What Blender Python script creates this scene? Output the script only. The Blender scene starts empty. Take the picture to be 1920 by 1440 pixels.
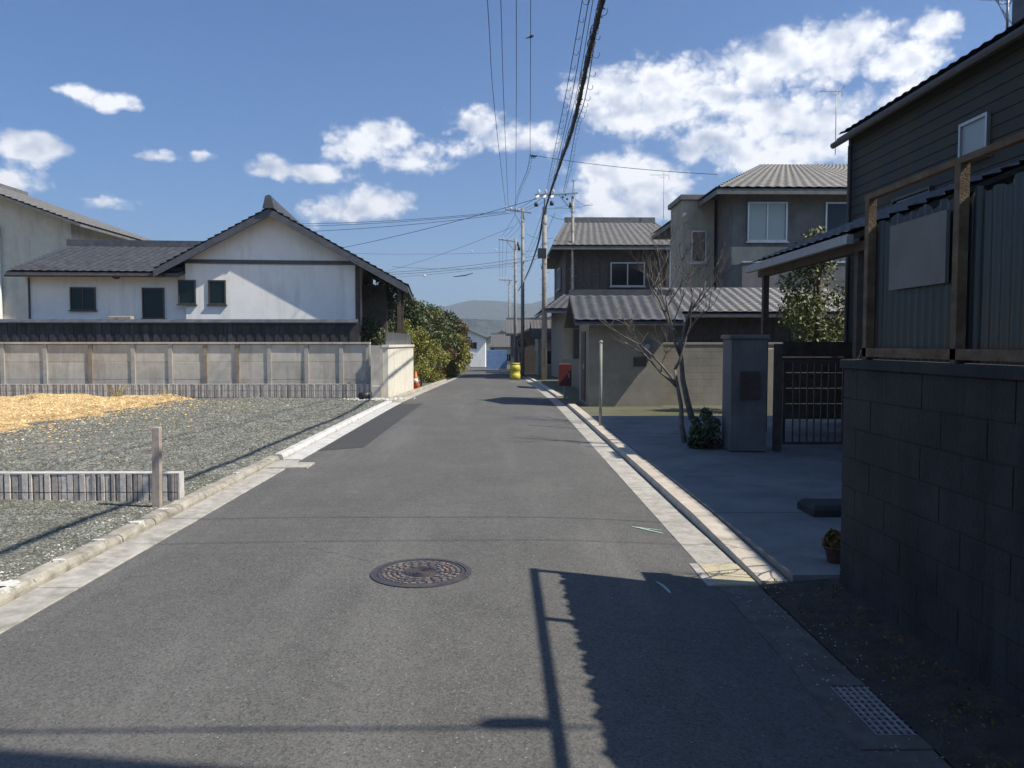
import bpy, math, random
import numpy as np
from mathutils import Vector, Matrix
random.seed(7); rng = np.random.default_rng(7)
SC = bpy.context.scene
COL = SC.collection
R = math.radians

# ------------------------------------------------------------------ camera
EYE = 1.6; FPX = 1480.0
PITCH = math.atan(75/FPX); YAW = math.atan(20/FPX)
cam_d = bpy.data.cameras.new('camera'); cam = bpy.data.objects.new('camera', cam_d); COL.objects.link(cam)
cam_d.sensor_width = 36; cam_d.lens = 36*FPX/1920; cam_d.clip_start = .05; cam_d.clip_end = 20000
cam.location = (0, 0, EYE); cam.rotation_euler = (math.pi/2 - PITCH, 0, -YAW)
SC.camera = cam
CM = Matrix.Rotation(-YAW, 3, 'Z') @ Matrix.Rotation(math.pi/2-PITCH, 3, 'X')
def at(px, py, Y):
    d = CM @ Vector(((px-960)/FPX, (720-py)/FPX, -1)); t = Y/d.y
    return Vector((d.x*t, Y, EYE + d.z*t))

# ------------------------------------------------------------------ sun, sky, exposure
SUNV = Vector((1, -.27, 1.21)).normalized()
SUN_EL = math.asin(SUNV.z); SUN_AZ = math.atan2(SUNV.x, SUNV.y)
sd = bpy.data.lights.new('sun', 'SUN'); sd.energy = 5.0; sd.angle = R(.53); sd.color = (1, .93, .81)
so = bpy.data.objects.new('sun', sd); COL.objects.link(so); so.rotation_euler = SUNV.to_track_quat('Z', 'Y').to_euler()
SC.view_settings.view_transform = 'Standard'; SC.view_settings.look = 'None'
SC.view_settings.exposure = .42; SC.view_settings.gamma = 1

world = bpy.data.worlds.new('World'); SC.world = world; world.use_nodes = True
def build_world():
    nt = world.node_tree; nt.nodes.clear(); N = nt.nodes.new; L = nt.links.new
    sky = N('ShaderNodeTexSky'); sky.sky_type = 'NISHITA'; sky.sun_disc = False
    sky.sun_elevation = SUN_EL; sky.sun_rotation = SUN_AZ; sky.altitude = 0
    sky.air_density = 1.0; sky.dust_density = .9; sky.ozone_density = 4.5
    tint = N('ShaderNodeMix'); tint.data_type = 'RGBA'; tint.blend_type = 'MULTIPLY'; tint.inputs[0].default_value = 1
    L(sky.outputs[0], tint.inputs[6]); tint.inputs[7].default_value = (.42, .77, 1.10, 1)
    bg = N('ShaderNodeBackground'); bg.inputs['Strength'].default_value = .084; L(tint.outputs[2], bg.inputs['Color'])
    o = N('ShaderNodeOutputWorld'); L(bg.outputs[0], o.inputs['Surface'])
build_world()

# cumulus: a dome far outside the air; where clouds sit is a per-vertex field, their shape is noise
def build_clouds():
    # centre and size of the cloud heaps, written as photo columns/rows and half sizes (they are directions)
    B = [(680,285,62,30),(745,268,70,32),(800,290,60,26),(855,288,50,20),(760,315,60,18),
         (900,240,75,30),(985,258,55,28),(940,262,60,26),
         (700,392,80,28),(745,385,50,24),(620,400,50,22),
         (512,320,44,20),(610,330,45,15),
         (165,182,32,10),(225,202,38,14),(85,285,52,20),(300,298,38,10),(390,298,24,12),(15,345,60,20),(215,385,45,18),
         (1150,185,75,45),(1240,165,90,50),(1330,180,90,42),(1200,225,90,32),(1420,140,90,48),(1470,110,70,40),
         (1560,100,85,40),(1620,80,45,30),(1540,140,60,30),(1400,205,60,30),
         (1730,65,40,24),(1700,110,55,30),(1670,130,50,30),
         (1340,262,70,34),(1300,290,40,28),(1500,215,80,40),(1420,250,60,34),(1640,240,90,50),(1600,200,80,30),(1570,240,110,40),(1450,290,130,45),(1690,190,60,34),
         (1160,330,85,34),(1220,345,90,36),(1120,360,60,26),(1180,390,120,28)]
    A = []
    for (px, py, rx, ry) in B:
        az = math.atan((px-940)/FPX); hyp = math.hypot(px-940, FPX); el = math.atan((645-py)/hyp)
        A.append((az, el, rx/FPX, ry/FPX))
    rr = random.Random(11)
    for i in range(46):                      # the same kind of sky all the way round
        az = rr.uniform(.9, 2*math.pi-.9); el = rr.uniform(.1, .75); w_ = rr.uniform(.05, .16)
        for j in range(rr.randint(2, 5)): A.append((az+rr.uniform(-1.3, 1.3)*w_, el+rr.uniform(-.3, .3)*w_, w_*rr.uniform(.4, .8), w_*rr.uniform(.22, .38)))
    na, ne = 640, 150; RAD = 13000
    az = np.linspace(0, 2*np.pi, na, endpoint=False); el = np.linspace(-.01, 1.25, ne)
    AZ, EL = np.meshgrid(az, el)
    acc = np.full(AZ.shape, -4.0); top = np.zeros(AZ.shape)
    for (a, e, rx, ry) in A:
        da = (AZ-a+np.pi) % (2*np.pi)-np.pi
        q = np.sqrt((da*np.cos(EL)/rx)**2+((EL-e)/ry)**2)
        d = 1.25-q; w_ = np.clip(d+.4, 0, 2)
        h = np.clip(.35-np.abs(acc-d), 0, 1); acc = np.maximum(acc, d)+h*h*.7
    me = bpy.data.meshes.new('clouds')
    co = np.stack([RAD*np.cos(EL)*np.sin(AZ), RAD*np.cos(EL)*np.cos(AZ), RAD*np.sin(EL)], -1).reshape(-1, 3)
    idx = np.arange(na*ne).reshape(ne, na); nx_ = np.roll(idx, -1, 1)
    F = np.stack([idx[:-1], nx_[:-1], nx_[1:], idx[1:]], -1).reshape(-1, 4)
    me.vertices.add(len(co)); me.vertices.foreach_set('co', co.reshape(-1)); me.loops.add(F.size); me.loops.foreach_set('vertex_index', F.reshape(-1).astype(np.int32))
    me.polygons.add(len(F)); me.polygons.foreach_set('loop_start', (4*np.arange(len(F))).astype(np.int32)); me.update()
    at_ = me.attributes.new('heap', 'FLOAT', 'POINT'); at_.data.foreach_set('value', acc.reshape(-1).astype(np.float32))
    m = bpy.data.materials.new('cumulus'); m.use_nodes = True; nt = m.node_tree; nt.nodes.clear(); N = nt.nodes.new; L = nt.links.new
    def math_(op, a, b=None, c=None, clamp=False):
        n = N('ShaderNodeMath'); n.operation = op; n.use_clamp = clamp
        for i, v in enumerate((a, b, c)):
            if v is None: continue
            if isinstance(v, (int, float)): n.inputs[i].default_value = v
            else: L(v, n.inputs[i])
        return n.outputs[0]
    g = N('ShaderNodeNewGeometry'); nm = N('ShaderNodeVectorMath'); nm.operation = 'MULTIPLY'; L(g.outputs['Position'], nm.inputs[0]); nm.inputs[1].default_value = (1/RAD, 1/RAD, 1.25/RAD)
    heap = N('ShaderNodeAttribute'); heap.attribute_name = 'heap'; f = math_('ADD', math_('MINIMUM', heap.outputs['Fac'], 1.1), .22)
    def dens(off):
        va = N('ShaderNodeVectorMath'); va.operation = 'ADD'; L(nm.outputs[0], va.inputs[0]); va.inputs[1].default_value = off
        n1 = N('ShaderNodeTexNoise'); n1.inputs['Scale'].default_value = 14; n1.inputs['Detail'].default_value = 9; n1.inputs['Roughness'].default_value = .60; L(va.outputs[0], n1.inputs['Vector'])
        wp = N('ShaderNodeVectorMath'); wp.operation = 'MULTIPLY_ADD'; L(n1.outputs['Color'], wp.inputs[0]); wp.inputs[1].default_value = (.03,.03,.03); L(va.outputs[0], wp.inputs[2])
        vr = N('ShaderNodeTexVoronoi'); vr.feature = 'F1'; vr.inputs['Scale'].default_value = 42; vr.inputs['Detail'].default_value = 2; vr.inputs['Roughness'].default_value = .6; L(wp.outputs[0], vr.inputs['Vector'])
        return math_('ADD', math_('MULTIPLY', math_('SUBTRACT', n1.outputs['Fac'], .5), 2.75), math_('MULTIPLY', math_('SUBTRACT', .55, vr.outputs['Distance']), .5))
    n0 = dens((0, 0, 0))
    def soft(off):
        va = N('ShaderNodeVectorMath'); va.operation = 'ADD'; L(nm.outputs[0], va.inputs[0]); va.inputs[1].default_value = off
        q = N('ShaderNodeTexNoise'); q.inputs['Scale'].default_value = 15; q.inputs['Detail'].default_value = 3.5; q.inputs['Roughness'].default_value = .5; L(va.outputs[0], q.inputs['Vector']); return math_('MULTIPLY', q.outputs['Fac'], 4.2)
    s0 = soft((0,0,0)); s1 = soft((.008,0,.017))
    d0 = math_('ADD', f, n0)
    mr = N('ShaderNodeMapRange'); mr.interpolation_type = 'SMOOTHSTEP'; mr.inputs[1].default_value = .02; mr.inputs[2].default_value = .85; L(d0, mr.inputs[0])
    sh = math_('MULTIPLY_ADD', math_('SUBTRACT', s0, s1), .75, math_('MULTIPLY_ADD', math_('MINIMUM', d0, 2.0), -.17, .84), clamp=True)
    ramp = N('ShaderNodeValToRGB'); L(sh, ramp.inputs[0]); e = ramp.color_ramp.elements
    e[0].position = .15; e[0].color = (.36, .42, .55, 1); e[1].position = .8; e[1].color = (.86, .87, .90, 1)
    em = N('ShaderNodeEmission'); L(ramp.outputs[0], em.inputs[0]); tr = N('ShaderNodeBsdfTransparent'); mx = N('ShaderNodeMixShader')
    L(mr.outputs[0], mx.inputs[0]); L(tr.outputs[0], mx.inputs[1]); L(em.outputs[0], mx.inputs[2]); o = N('ShaderNodeOutputMaterial'); L(mx.outputs[0], o.inputs['Surface'])
    m.cycles.emission_sampling = 'NONE'
    me.materials.append(m); ob = bpy.data.objects.new('clouds', me); COL.objects.link(ob); ob['kind'] = 'structure'
build_clouds()

# ------------------------------------------------------------------ helpers
class MB:
    def __init__(s): s.v = []; s.f = []
    def add(s, vs, fs):
        o = len(s.v); s.v += [tuple(v) for v in vs]; s.f += [tuple(i+o for i in f) for f in fs]; return s
    def box(s, x0, x1, y0, y1, z0, z1):
        v = [(x0,y0,z0),(x1,y0,z0),(x1,y1,z0),(x0,y1,z0),(x0,y0,z1),(x1,y0,z1),(x1,y1,z1),(x0,y1,z1)]
        return s.add(v, [(0,3,2,1),(4,5,6,7),(0,1,5,4),(1,2,6,5),(2,3,7,6),(3,0,4,7)])
    def bevbox(s, x0, x1, y0, y1, z0, z1, b):
        # box with chamfered top edges
        v = [(x0,y0,z0),(x1,y0,z0),(x1,y1,z0),(x0,y1,z0),(x0,y0,z1-b),(x1,y0,z1-b),(x1,y1,z1-b),(x0,y1,z1-b),
             (x0+b,y0+b,z1),(x1-b,y0+b,z1),(x1-b,y1-b,z1),(x0+b,y1-b,z1)]
        f = [(0,3,2,1),(0,1,5,4),(1,2,6,5),(2,3,7,6),(3,0,4,7),(4,5,9,8),(5,6,10,9),(6,7,11,10),(7,4,8,11),(8,9,10,11)]
        return s.add(v, f)
    def hexa(s, b, t):     # bottom 4, top 4 points
        return s.add(list(b)+list(t), [(0,3,2,1),(4,5,6,7),(0,1,5,4),(1,2,6,5),(2,3,7,6),(3,0,4,7)])
    def beam(s, a, b, w, h=None):
        a = Vector(a); b = Vector(b); h = h or w; d = (b-a).normalized()
        up = Vector((0,0,1)) if abs(d.z) < .95 else Vector((0,1,0))
        x = d.cross(up).normalized()*w/2; z = x.normalized().cross(d).normalized()*h/2
        return s.hexa([a-x-z, a+x-z, b+x-z, b-x-z], [a-x+z, a+x+z, b+x+z, b-x+z])
    def tube(s, pts, rad, n=6, cap=True):
        pts = [Vector(p) for p in pts]; k = len(pts); o = len(s.v)
        if isinstance(rad, (int, float)): rad = [rad]*k
        ref = None
        for i, p in enumerate(pts):
            d = (pts[min(i+1,k-1)]-pts[max(i-1,0)]).normalized()
            if ref is None: ref = Vector((0,0,1)) if abs(d.z) < .9 else Vector((1,0,0))
            x = d.cross(ref).normalized(); y = x.cross(d).normalized(); ref = y if abs(d.dot(ref)) > .9 else ref
            for j in range(n):
                a = 2*math.pi*j/n; s.v.append(tuple(p + (x*math.cos(a)+y*math.sin(a))*rad[i]))
        for i in range(k-1):
            for j in range(n):
                s.f.append((o+i*n+j, o+i*n+(j+1)%n, o+(i+1)*n+(j+1)%n, o+(i+1)*n+j))
        if cap:
            s.f.append(tuple(o+j for j in range(n))[::-1]); s.f.append(tuple(o+(k-1)*n+j for j in range(n)))
        return s
    def lathe(s, prof, c=(0,0,0), n=24):
        o = len(s.v); k = len(prof)
        for r, z in prof:
            for j in range(n):
                a = 2*math.pi*j/n; s.v.append((c[0]+r*math.cos(a), c[1]+r*math.sin(a), c[2]+z))
        for i in range(k-1):
            for j in range(n): s.f.append((o+i*n+j, o+i*n+(j+1)%n, o+(i+1)*n+(j+1)%n, o+(i+1)*n+j))
        s.f.append(tuple(o+j for j in range(n))[::-1]); s.f.append(tuple(o+(k-1)*n+j for j in range(n)))
        return s
    def poly(s, pts, z0, z1):
        k = len(pts); return s.add([(x,y,z0) for x,y in pts]+[(x,y,z1) for x,y in pts],
            [tuple(range(k))[::-1], tuple(range(k,2*k))]+[(i,(i+1)%k,(i+1)%k+k,i+k) for i in range(k)])
    def arc(s, r0, r1, a0, a1, z0, z1, n=3):
        for i in range(n):
            p, q = a0+(a1-a0)*i/n, a0+(a1-a0)*(i+1)/n
            pt = [(r0*math.cos(p),r0*math.sin(p)),(r1*math.cos(p),r1*math.sin(p)),(r1*math.cos(q),r1*math.sin(q)),(r0*math.cos(q),r0*math.sin(q))]
            s.poly(pt, z0, z1)
        return s
    def mesh(s, name, m=None, smooth=False):
        me = bpy.data.meshes.new(name); me.from_pydata(s.v, [], s.f); me.update()
        if m: me.materials.append(m)
        if smooth: me.polygons.foreach_set('use_smooth', [True]*len(me.polygons))
        return me
def props(o, label=None, cat=None, group=None, kind=None):
    if label: o['label'] = label
    if cat: o['category'] = cat
    if group: o['group'] = group
    if kind: o['kind'] = kind
    return o
def link(name, me, parent=None, loc=(0,0,0), rot=0):
    o = bpy.data.objects.new(name, me); COL.objects.link(o); o.location = loc; o.rotation_euler = (0,0,rot)
    if parent: o.parent = parent
    return o
def P(name, mb, m, parent=None, smooth=False, kind=None, loc=(0,0,0), rot=0, label=None):
    o = link(name, mb.mesh(name, m, smooth), parent, loc, rot)
    return props(o, label=label, kind=kind)
def T(name, label, cat, loc=(0,0,0), rot=0, group=None):
    o = link(name, None, None, loc, rot); o.empty_display_size = .2
    return props(o, label, cat, group)
def S(name, mb, m, smooth=False): return P(name, mb, m, None, smooth, 'structure')
def one(name, mb, m, label, cat, loc=(0,0,0), rot=0, group=None, smooth=False, kind=None):
    o = P(name, mb, m, None, smooth, kind, loc, rot); return props(o, label, cat, group)

# ------------------------------------------------------------------ materials
def mat(name, c1, c2=None, scale=4, rough=.85, bump=0, bscale=60, metal=0, detail=5, island=0, c3=None, s3=1, amt3=.5, spec=.5, coat=0, objrand=0, bdist=.01, ramp=(.35,.65), streak=None):
    m = bpy.data.materials.new(name); m.use_nodes = True; nt = m.node_tree; N = nt.nodes.new; L = nt.links.new
    b = nt.nodes['Principled BSDF']; b.inputs['Roughness'].default_value = rough; b.inputs['Metallic'].default_value = metal
    b.inputs['Specular IOR Level'].default_value = spec; b.inputs['Coat Weight'].default_value = coat
    g = N('ShaderNodeNewGeometry'); pos = g.outputs['Position']
    c2 = c2 or c1
    nz = N('ShaderNodeTexNoise'); nz.inputs['Scale'].default_value = scale; nz.inputs['Detail'].default_value = detail; nz.inputs['Roughness'].default_value = .65
    L(pos, nz.inputs['Vector'])
    r = N('ShaderNodeValToRGB'); r.color_ramp.elements[0].position = ramp[0]; r.color_ramp.elements[1].position = ramp[1]
    r.color_ramp.elements[0].color = (*c1, 1); r.color_ramp.elements[1].color = (*c2, 1)
    L(nz.outputs['Fac'], r.inputs[0]); col = r.outputs[0]
    def mixc(fac, a, bb, mode='MIX'):
        x = N('ShaderNodeMix'); x.data_type = 'RGBA'; x.blend_type = mode
        if isinstance(fac, float): x.inputs[0].default_value = fac
        else: L(fac, x.inputs[0])
        L(a, x.inputs[6])
        if isinstance(bb, tuple): x.inputs[7].default_value = (*bb, 1)
        else: L(bb, x.inputs[7])
        return x.outputs[2]
    if c3:
        n3 = N('ShaderNodeTexNoise'); n3.inputs['Scale'].default_value = s3; n3.inputs['Detail'].default_value = 6; n3.inputs['Roughness'].default_value = .7
        if streak:
            mp = N('ShaderNodeMapping'); mp.inputs['Scale'].default_value = streak; L(pos, mp.inputs['Vector']); L(mp.outputs[0], n3.inputs['Vector'])
        else: L(pos, n3.inputs['Vector'])
        mr = N('ShaderNodeMapRange'); mr.inputs[1].default_value = .5; mr.inputs[2].default_value = .72; mr.inputs[4].default_value = amt3; L(n3.outputs['Fac'], mr.inputs[0])
        col = mixc(mr.outputs[0], col, c3)
    for src, amt in ((g.outputs['Random Per Island'] if island else None, island), ('obj', objrand)):
        if not amt: continue
        if src == 'obj': src = N('ShaderNodeObjectInfo').outputs['Random']
        mr = N('ShaderNodeMapRange'); mr.inputs[3].default_value = 1-amt; mr.inputs[4].default_value = 1+amt; L(src, mr.inputs[0])
        cc = N('ShaderNodeCombineColor')
        for i in range(3): L(mr.outputs[0], cc.inputs[i])
        col = mixc(1.0, col, cc.outputs[0], 'MULTIPLY')
    L(col, b.inputs['Base Color'])
    if bump:
        bn = N('ShaderNodeTexNoise'); bn.inputs['Scale'].default_value = bscale; bn.inputs['Detail'].default_value = 4; L(pos, bn.inputs['Vector'])
        bp = N('ShaderNodeBump'); bp.inputs['Strength'].default_value = bump; bp.inputs['Distance'].default_value = bdist; L(bn.outputs['Fac'], bp.inputs['Height']); L(bp.outputs[0], b.inputs['Normal'])
    return m

def asphalt_mat(name, base, dark, light, worn=.5):
    m = bpy.data.materials.new(name); m.use_nodes = True; nt = m.node_tree; N = nt.nodes.new; L = nt.links.new
    b = nt.nodes['Principled BSDF']; b.inputs['Roughness'].default_value = .88; b.inputs['Specular IOR Level'].default_value = .35
    pos = N('ShaderNodeNewGeometry').outputs['Position']
    def noise(sc, det=5, rgh=.6, stretch=None):
        n = N('ShaderNodeTexNoise'); n.inputs['Scale'].default_value = sc; n.inputs['Detail'].default_value = det; n.inputs['Roughness'].default_value = rgh
        if stretch:
            mp = N('ShaderNodeMapping'); mp.inputs['Scale'].default_value = stretch; L(pos, mp.inputs[0]); L(mp.outputs[0], n.inputs['Vector'])
        else: L(pos, n.inputs['Vector'])
        return n.outputs['Fac']
    def rng_(s, a, b_, c=0, d=1):
        x = N('ShaderNodeMapRange'); x.inputs[1].default_value=a; x.inputs[2].default_value=b_; x.inputs[3].default_value=c; x.inputs[4].default_value=d; L(s, x.inputs[0]); return x.outputs[0]
    def mix(f, a, c):
        x = N('ShaderNodeMix'); x.data_type='RGBA'; L(f, x.inputs[0])
        for k, v in ((6,a),(7,c)):
            if isinstance(v, tuple): x.inputs[k].default_value = (*v,1)
            else: L(v, x.inputs[k])
        return x.outputs[2]
    col = mix(rng_(noise(.9, 6, .65), .35, .65), dark, base)
    col = mix(rng_(noise(.8, 4, .6, (1.6,.16,1)), .52, .75, 0, worn), col, light)           # wheel wear along the lane
    col = mix(rng_(noise(7, 5, .7), .45, .75, 0, .35), col, light)
    col = mix(rng_(noise(1.7, 5, .75), .60, .74, 0, .55), col, tuple(x*.55 for x in base))     # old damp and oil stains
    col = mix(rng_(noise(3.2, 7, .8, (1,.5,1)), .57, .70, 0, .4), col, tuple(x*1.5 for x in base))
    # aggregate: single stones
    vo = N('ShaderNodeTexVoronoi'); vo.inputs['Scale'].default_value = 95; L(pos, vo.inputs['Vector'])
    sp = N('ShaderNodeSeparateColor'); L(vo.outputs['Color'], sp.inputs[0])
    col = mix(rng_(sp.outputs[0], .0, 1, 0, .42), col, tuple(x*1.9 for x in base))
    col = mix(rng_(sp.outputs[1], .55, 1, 0, .6), col, tuple(x*.45 for x in base))
    vo2 = N('ShaderNodeTexVoronoi'); vo2.inputs['Scale'].default_value = 62; L(pos, vo2.inputs['Vector'])
    sp2 = N('ShaderNodeSeparateColor'); L(vo2.outputs['Color'], sp2.inputs[0])
    tight = rng_(vo2.outputs['Distance'], .34, .16)
    pick = N('ShaderNodeMath'); pick.operation='MULTIPLY'; L(rng_(sp2.outputs[2], .985, .988), pick.inputs[0]); L(tight, pick.inputs[1])
    col = mix(pick.outputs[0], col, (.36,.36,.34))
    L(col, b.inputs['Base Color'])
    bp = N('ShaderNodeBump'); bp.inputs['Strength'].default_value=.55; bp.inputs['Distance'].default_value=.004
    ad = N('ShaderNodeMath'); ad.operation='ADD'; L(vo.outputs['Distance'], ad.inputs[0]); L(noise(140,3), ad.inputs[1]); L(ad.outputs[0], bp.inputs['Height']); L(bp.outputs[0], b.inputs['Normal'])
    return m
def glass_mat(name, col, rough=.1, spec=.35):
    m = bpy.data.materials.new(name); m.use_nodes = True; b = m.node_tree.nodes['Principled BSDF']
    b.inputs['Base Color'].default_value = (*col,1); b.inputs['Roughness'].default_value = rough; b.inputs['Specular IOR Level'].default_value = spec
    return m

M = {}
M['asphalt'] = asphalt_mat('asphalt', (.104,.102,.096), (.076,.075,.071), (.165,.162,.153), .8)
M['asphalt_new'] = asphalt_mat('asphalt_patch', (.058,.057,.058), (.048,.047,.048), (.075,.074,.073), .2)
M['conc_old'] = mat('gutter_concrete', (.30,.285,.25), (.46,.44,.39), 9, .9, .6, 130, c3=(.16,.14,.11), s3=3.5, amt3=.6, objrand=.07, bdist=.004)
M['conc_shade'] = mat('shaded_gutter_concrete', (.085,.08,.07), (.15,.14,.125), 9, .9, .6, 130, c3=(.06,.055,.05), s3=3.5, amt3=.6, bdist=.004)  # gutter concrete with the wall's shade put into its colour, plus random stains
M['conc_new'] = mat('new_concrete', (.47,.46,.44), (.60,.59,.56), 5, .85, .3, 120, c3=(.25,.24,.22), s3=6, amt3=.6, objrand=.06, bdist=.003)
M['kerb_old'] = mat('kerb_mossy', (.27,.25,.205), (.42,.39,.33), 7, .95, .8, 90, c3=(.13,.105,.075), s3=8, amt3=.7, objrand=.12, bdist=.006)
M['mortar'] = mat('white_mortar', (.55,.52,.46), (.72,.70,.65), 25, .9, .8, 80)
M['kerb_r'] = mat('kerb_tan', (.42,.37,.30), (.56,.50,.42), 4, .9, .4, 100, c3=(.25,.22,.18), s3=2.5, amt3=.5)
M['dirt'] = mat('dirt', (.035,.03,.024), (.07,.06,.047), 8, .95, .9, 60, bdist=.02)
M['terrain'] = mat('terrain', (.07,.075,.02), (.14,.13,.10), .5, .95, .5, 10)
M['gravel_base'] = mat('gravel_bed', (.065,.070,.02), (.135,.143,.118), 30, .95, 1, 45, bdist=.02, c3=(.22,.21,.17), s3=2.5, amt3=.25)
M['gravel'] = mat('crushed_stone', (.118,.118,.100), (.198,.198,.172), 3, .9, island=.6)
M['gravel_w'] = mat('pale_stone', (.38,.37,.32), (.58,.56,.50), 30, .9, island=.3)
M['ochre_base'] = mat('ochre_bed', (.34,.22,.095), (.50,.36,.19), 14, .95, 1, 45, bdist=.02)
M['ochre'] = mat('ochre_stone', (.42,.27,.10), (.68,.50,.26), 5, .9, island=.4)
M['block'] = mat('ribbed_block', (.36,.325,.295), (.56,.51,.465), 18, .92, .6, 90, objrand=.05, island=.34, bdist=.004)
M['block_edge'] = mat('block_top', (.45,.43,.41), (.58,.56,.53), 10, .9, .4, 90)
M['stake'] = mat('weathered_wood', (.30,.245,.21), (.46,.39,.34), 5, .85, .5, 40, c3=(.14,.11,.09), s3=6, amt3=.7, streak=(20,20,1), bdist=.004)
M['iron'] = mat('cast_iron', (.052,.048,.054), (.085,.08,.088), 25, .55, .4, 200, metal=.25, c3=(.17,.12,.08), s3=9, amt3=.45, bdist=.002)
M['iron_tread'] = mat('worn_tread', (.10,.09,.09), (.17,.15,.14), 22, .6, .4, 200, c3=(.36,.27,.18), s3=9, amt3=.8, island=.4, bdist=.002)
M['hole'] = mat('hole_dark', (.01,.01,.01))
M['grate'] = mat('galvanised_grate', (.30,.28,.33), (.45,.43,.48), 20, .45, .3, 90, metal=.2)
M['pit'] = mat('pit_dark', (.02,.02,.02), (.04,.035,.03), 10, .95)
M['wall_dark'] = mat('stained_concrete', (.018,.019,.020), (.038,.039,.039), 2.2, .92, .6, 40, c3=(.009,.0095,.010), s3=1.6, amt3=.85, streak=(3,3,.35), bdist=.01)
M['wall_conc'] = mat('boundary_concrete', (.48,.44,.375), (.62,.575,.50), 2.5, .92, .5, 60, c3=(.30,.25,.19), s3=1.3, amt3=.7, streak=(2,2,.3), objrand=.09)
M['wall_white'] = mat('pale_render', (.62,.58,.49), (.72,.68,.58), 2, .9, .3, 60, c3=(.38,.35,.30), s3=1.5, amt3=.5, streak=(2.5,2.5,.3))
M['plaster'] = mat('white_plaster', (.80,.79,.77), (.87,.86,.84), 1.2, .85, .15, 50, c3=(.52,.52,.50), s3=1.1, amt3=.5, streak=(2,2,.3))
M['tile'] = mat('kawara_tile', (.050,.054,.066), (.092,.098,.115), 5, .5, .3, 30, c3=(.13,.13,.13), s3=2, amt3=.4, spec=.5)
M['tile_grey'] = mat('grey_tile', (.115,.113,.115), (.18,.178,.178), 5, .6, .3, 30, c3=(.07,.07,.07), s3=2, amt3=.5)
M['board'] = mat('black_boards', (.035,.032,.035), (.065,.06,.062), 4, .8, .4, 30, island=.3, streak=(9,9,.5), c3=(.10,.09,.085), s3=2, amt3=.5)
M['wood_dark'] = mat('dark_timber', (.055,.042,.033), (.10,.078,.06), 6, .75, .3, 40, c3=(.03,.025,.02), s3=4, amt3=.6, streak=(10,10,.6))
M['siding_dark'] = mat('dark_siding', (.024,.030,.040), (.036,.043,.02), 2, .7, .2, 30, c3=(.035,.038,.045), s3=1.4, amt3=.6, streak=(3,3,.3))
M['beige'] = mat('beige_render', (.22,.20,.165), (.30,.275,.23), 1.5, .9, .3, 60, c3=(.24,.21,.17), s3=1.2, amt3=.6, streak=(2,2,.3))
M['grey_wall'] = mat('grey_render', (.11,.112,.115), (.165,.165,.165), 1.5, .9, .3, 60, c3=(.07,.07,.07), s3=1.2, amt3=.6, streak=(2,2,.3))
M['cream'] = mat('cream_render', (.34,.31,.25), (.43,.395,.32), 1.5, .9, .3, 60, c3=(.22,.20,.16), s3=1.2, amt3=.5, streak=(2,2,.3))
M['alu'] = mat('aluminium', (.42,.42,.43), (.5,.5,.51), 4, .4, metal=.7)
M['alu_dark'] = mat('bronze_frame', (.06,.052,.045), (.09,.08,.07), 6, .5, metal=.3)
M['glass'] = glass_mat('window_glass', (.012,.016,.02))
M['blind'] = mat('pale_blind', (.42,.40,.36), (.5,.48,.43), 3, .8)
M['frost'] = glass_mat('frosted_glass', (.30,.36,.38), .35, .6)
M['white'] = mat('white_paint', (.72,.72,.70), (.8,.8,.78), 3, .6)
M['rust'] = mat('rusty_frame', (.10,.062,.036), (.19,.135,.085), 10, .85, .5, 90, c3=(.11,.06,.035), s3=7, amt3=.8)
M['pole'] = mat('spun_concrete', (.24,.225,.20), (.36,.345,.315), 3, .9, .3, 60, c3=(.14,.12,.10), s3=2, amt3=.6, streak=(4,4,.25))
M['steel'] = mat('galvanised', (.27,.28,.29), (.38,.39,.40), 10, .5, metal=.6)
M['porcelain'] = mat('porcelain', (.78,.78,.76), (.82,.82,.8), 3, .2)
M['cable'] = mat('black_cable', (.014,.015,.018), (.024,.026,.03), 20, .6)
M['black_plastic'] = mat('black_plastic', (.02,.021,.024), (.035,.036,.04), 8, .5)
M['bark'] = mat('grey_bark', (.11,.095,.08), (.20,.18,.15), 9, .95, .8, 40, streak=(6,6,1), c3=(.10,.085,.07), s3=4, amt3=.7)
M['bark2'] = mat('brown_bark', (.07,.05,.035), (.13,.10,.07), 9, .95, .8, 40)
M['leaf_dark'] = mat('leaf_dark', (.040,.055,.020), (.085,.110,.038), 1.2, .6, island=.5)
M['leaf_mid'] = mat('leaf_mid', (.075,.092,.024), (.150,.165,.045), 1.2, .6, island=.5)
M['leaf_yellow'] = mat('leaf_yellow', (.17,.18,.03), (.30,.29,.06), 1.5, .6, island=.45)
M['leaf_brown'] = mat('leaf_brown', (.09,.055,.025), (.17,.12,.02), 1.5, .8, island=.5)
M['straw'] = mat('dry_grass', (.30,.235,.12), (.50,.41,.22), 8, .9, island=.4)
M['hill'] = mat('wooded_hill', (.020,.032,.022), (.035,.050,.032), .02, .95, 1, .05, bdist=12)
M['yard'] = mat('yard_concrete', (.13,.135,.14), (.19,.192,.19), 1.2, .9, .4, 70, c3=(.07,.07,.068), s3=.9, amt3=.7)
M['orange'] = mat('orange_plastic', (.62,.13,.03), (.70,.17,.05), 5, .5)
M['yellow'] = mat('yellow_plastic', (.46,.40,.03), (.55,.48,.05), 5, .5)
M['red'] = mat('red_paint', (.10,.016,.014), (.14,.022,.02), 5, .5)
M['blue'] = mat('blue_sheet', (.12,.22,.42), (.18,.29,.5), 2, .6)
M['chalk'] = mat('chalk_green', (.22,.36,.31), (.5,.66,.6), 60, .95)
M['terracotta'] = mat('terracotta', (.10,.05,.03), (.15,.08,.055), 10, .85)
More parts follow.
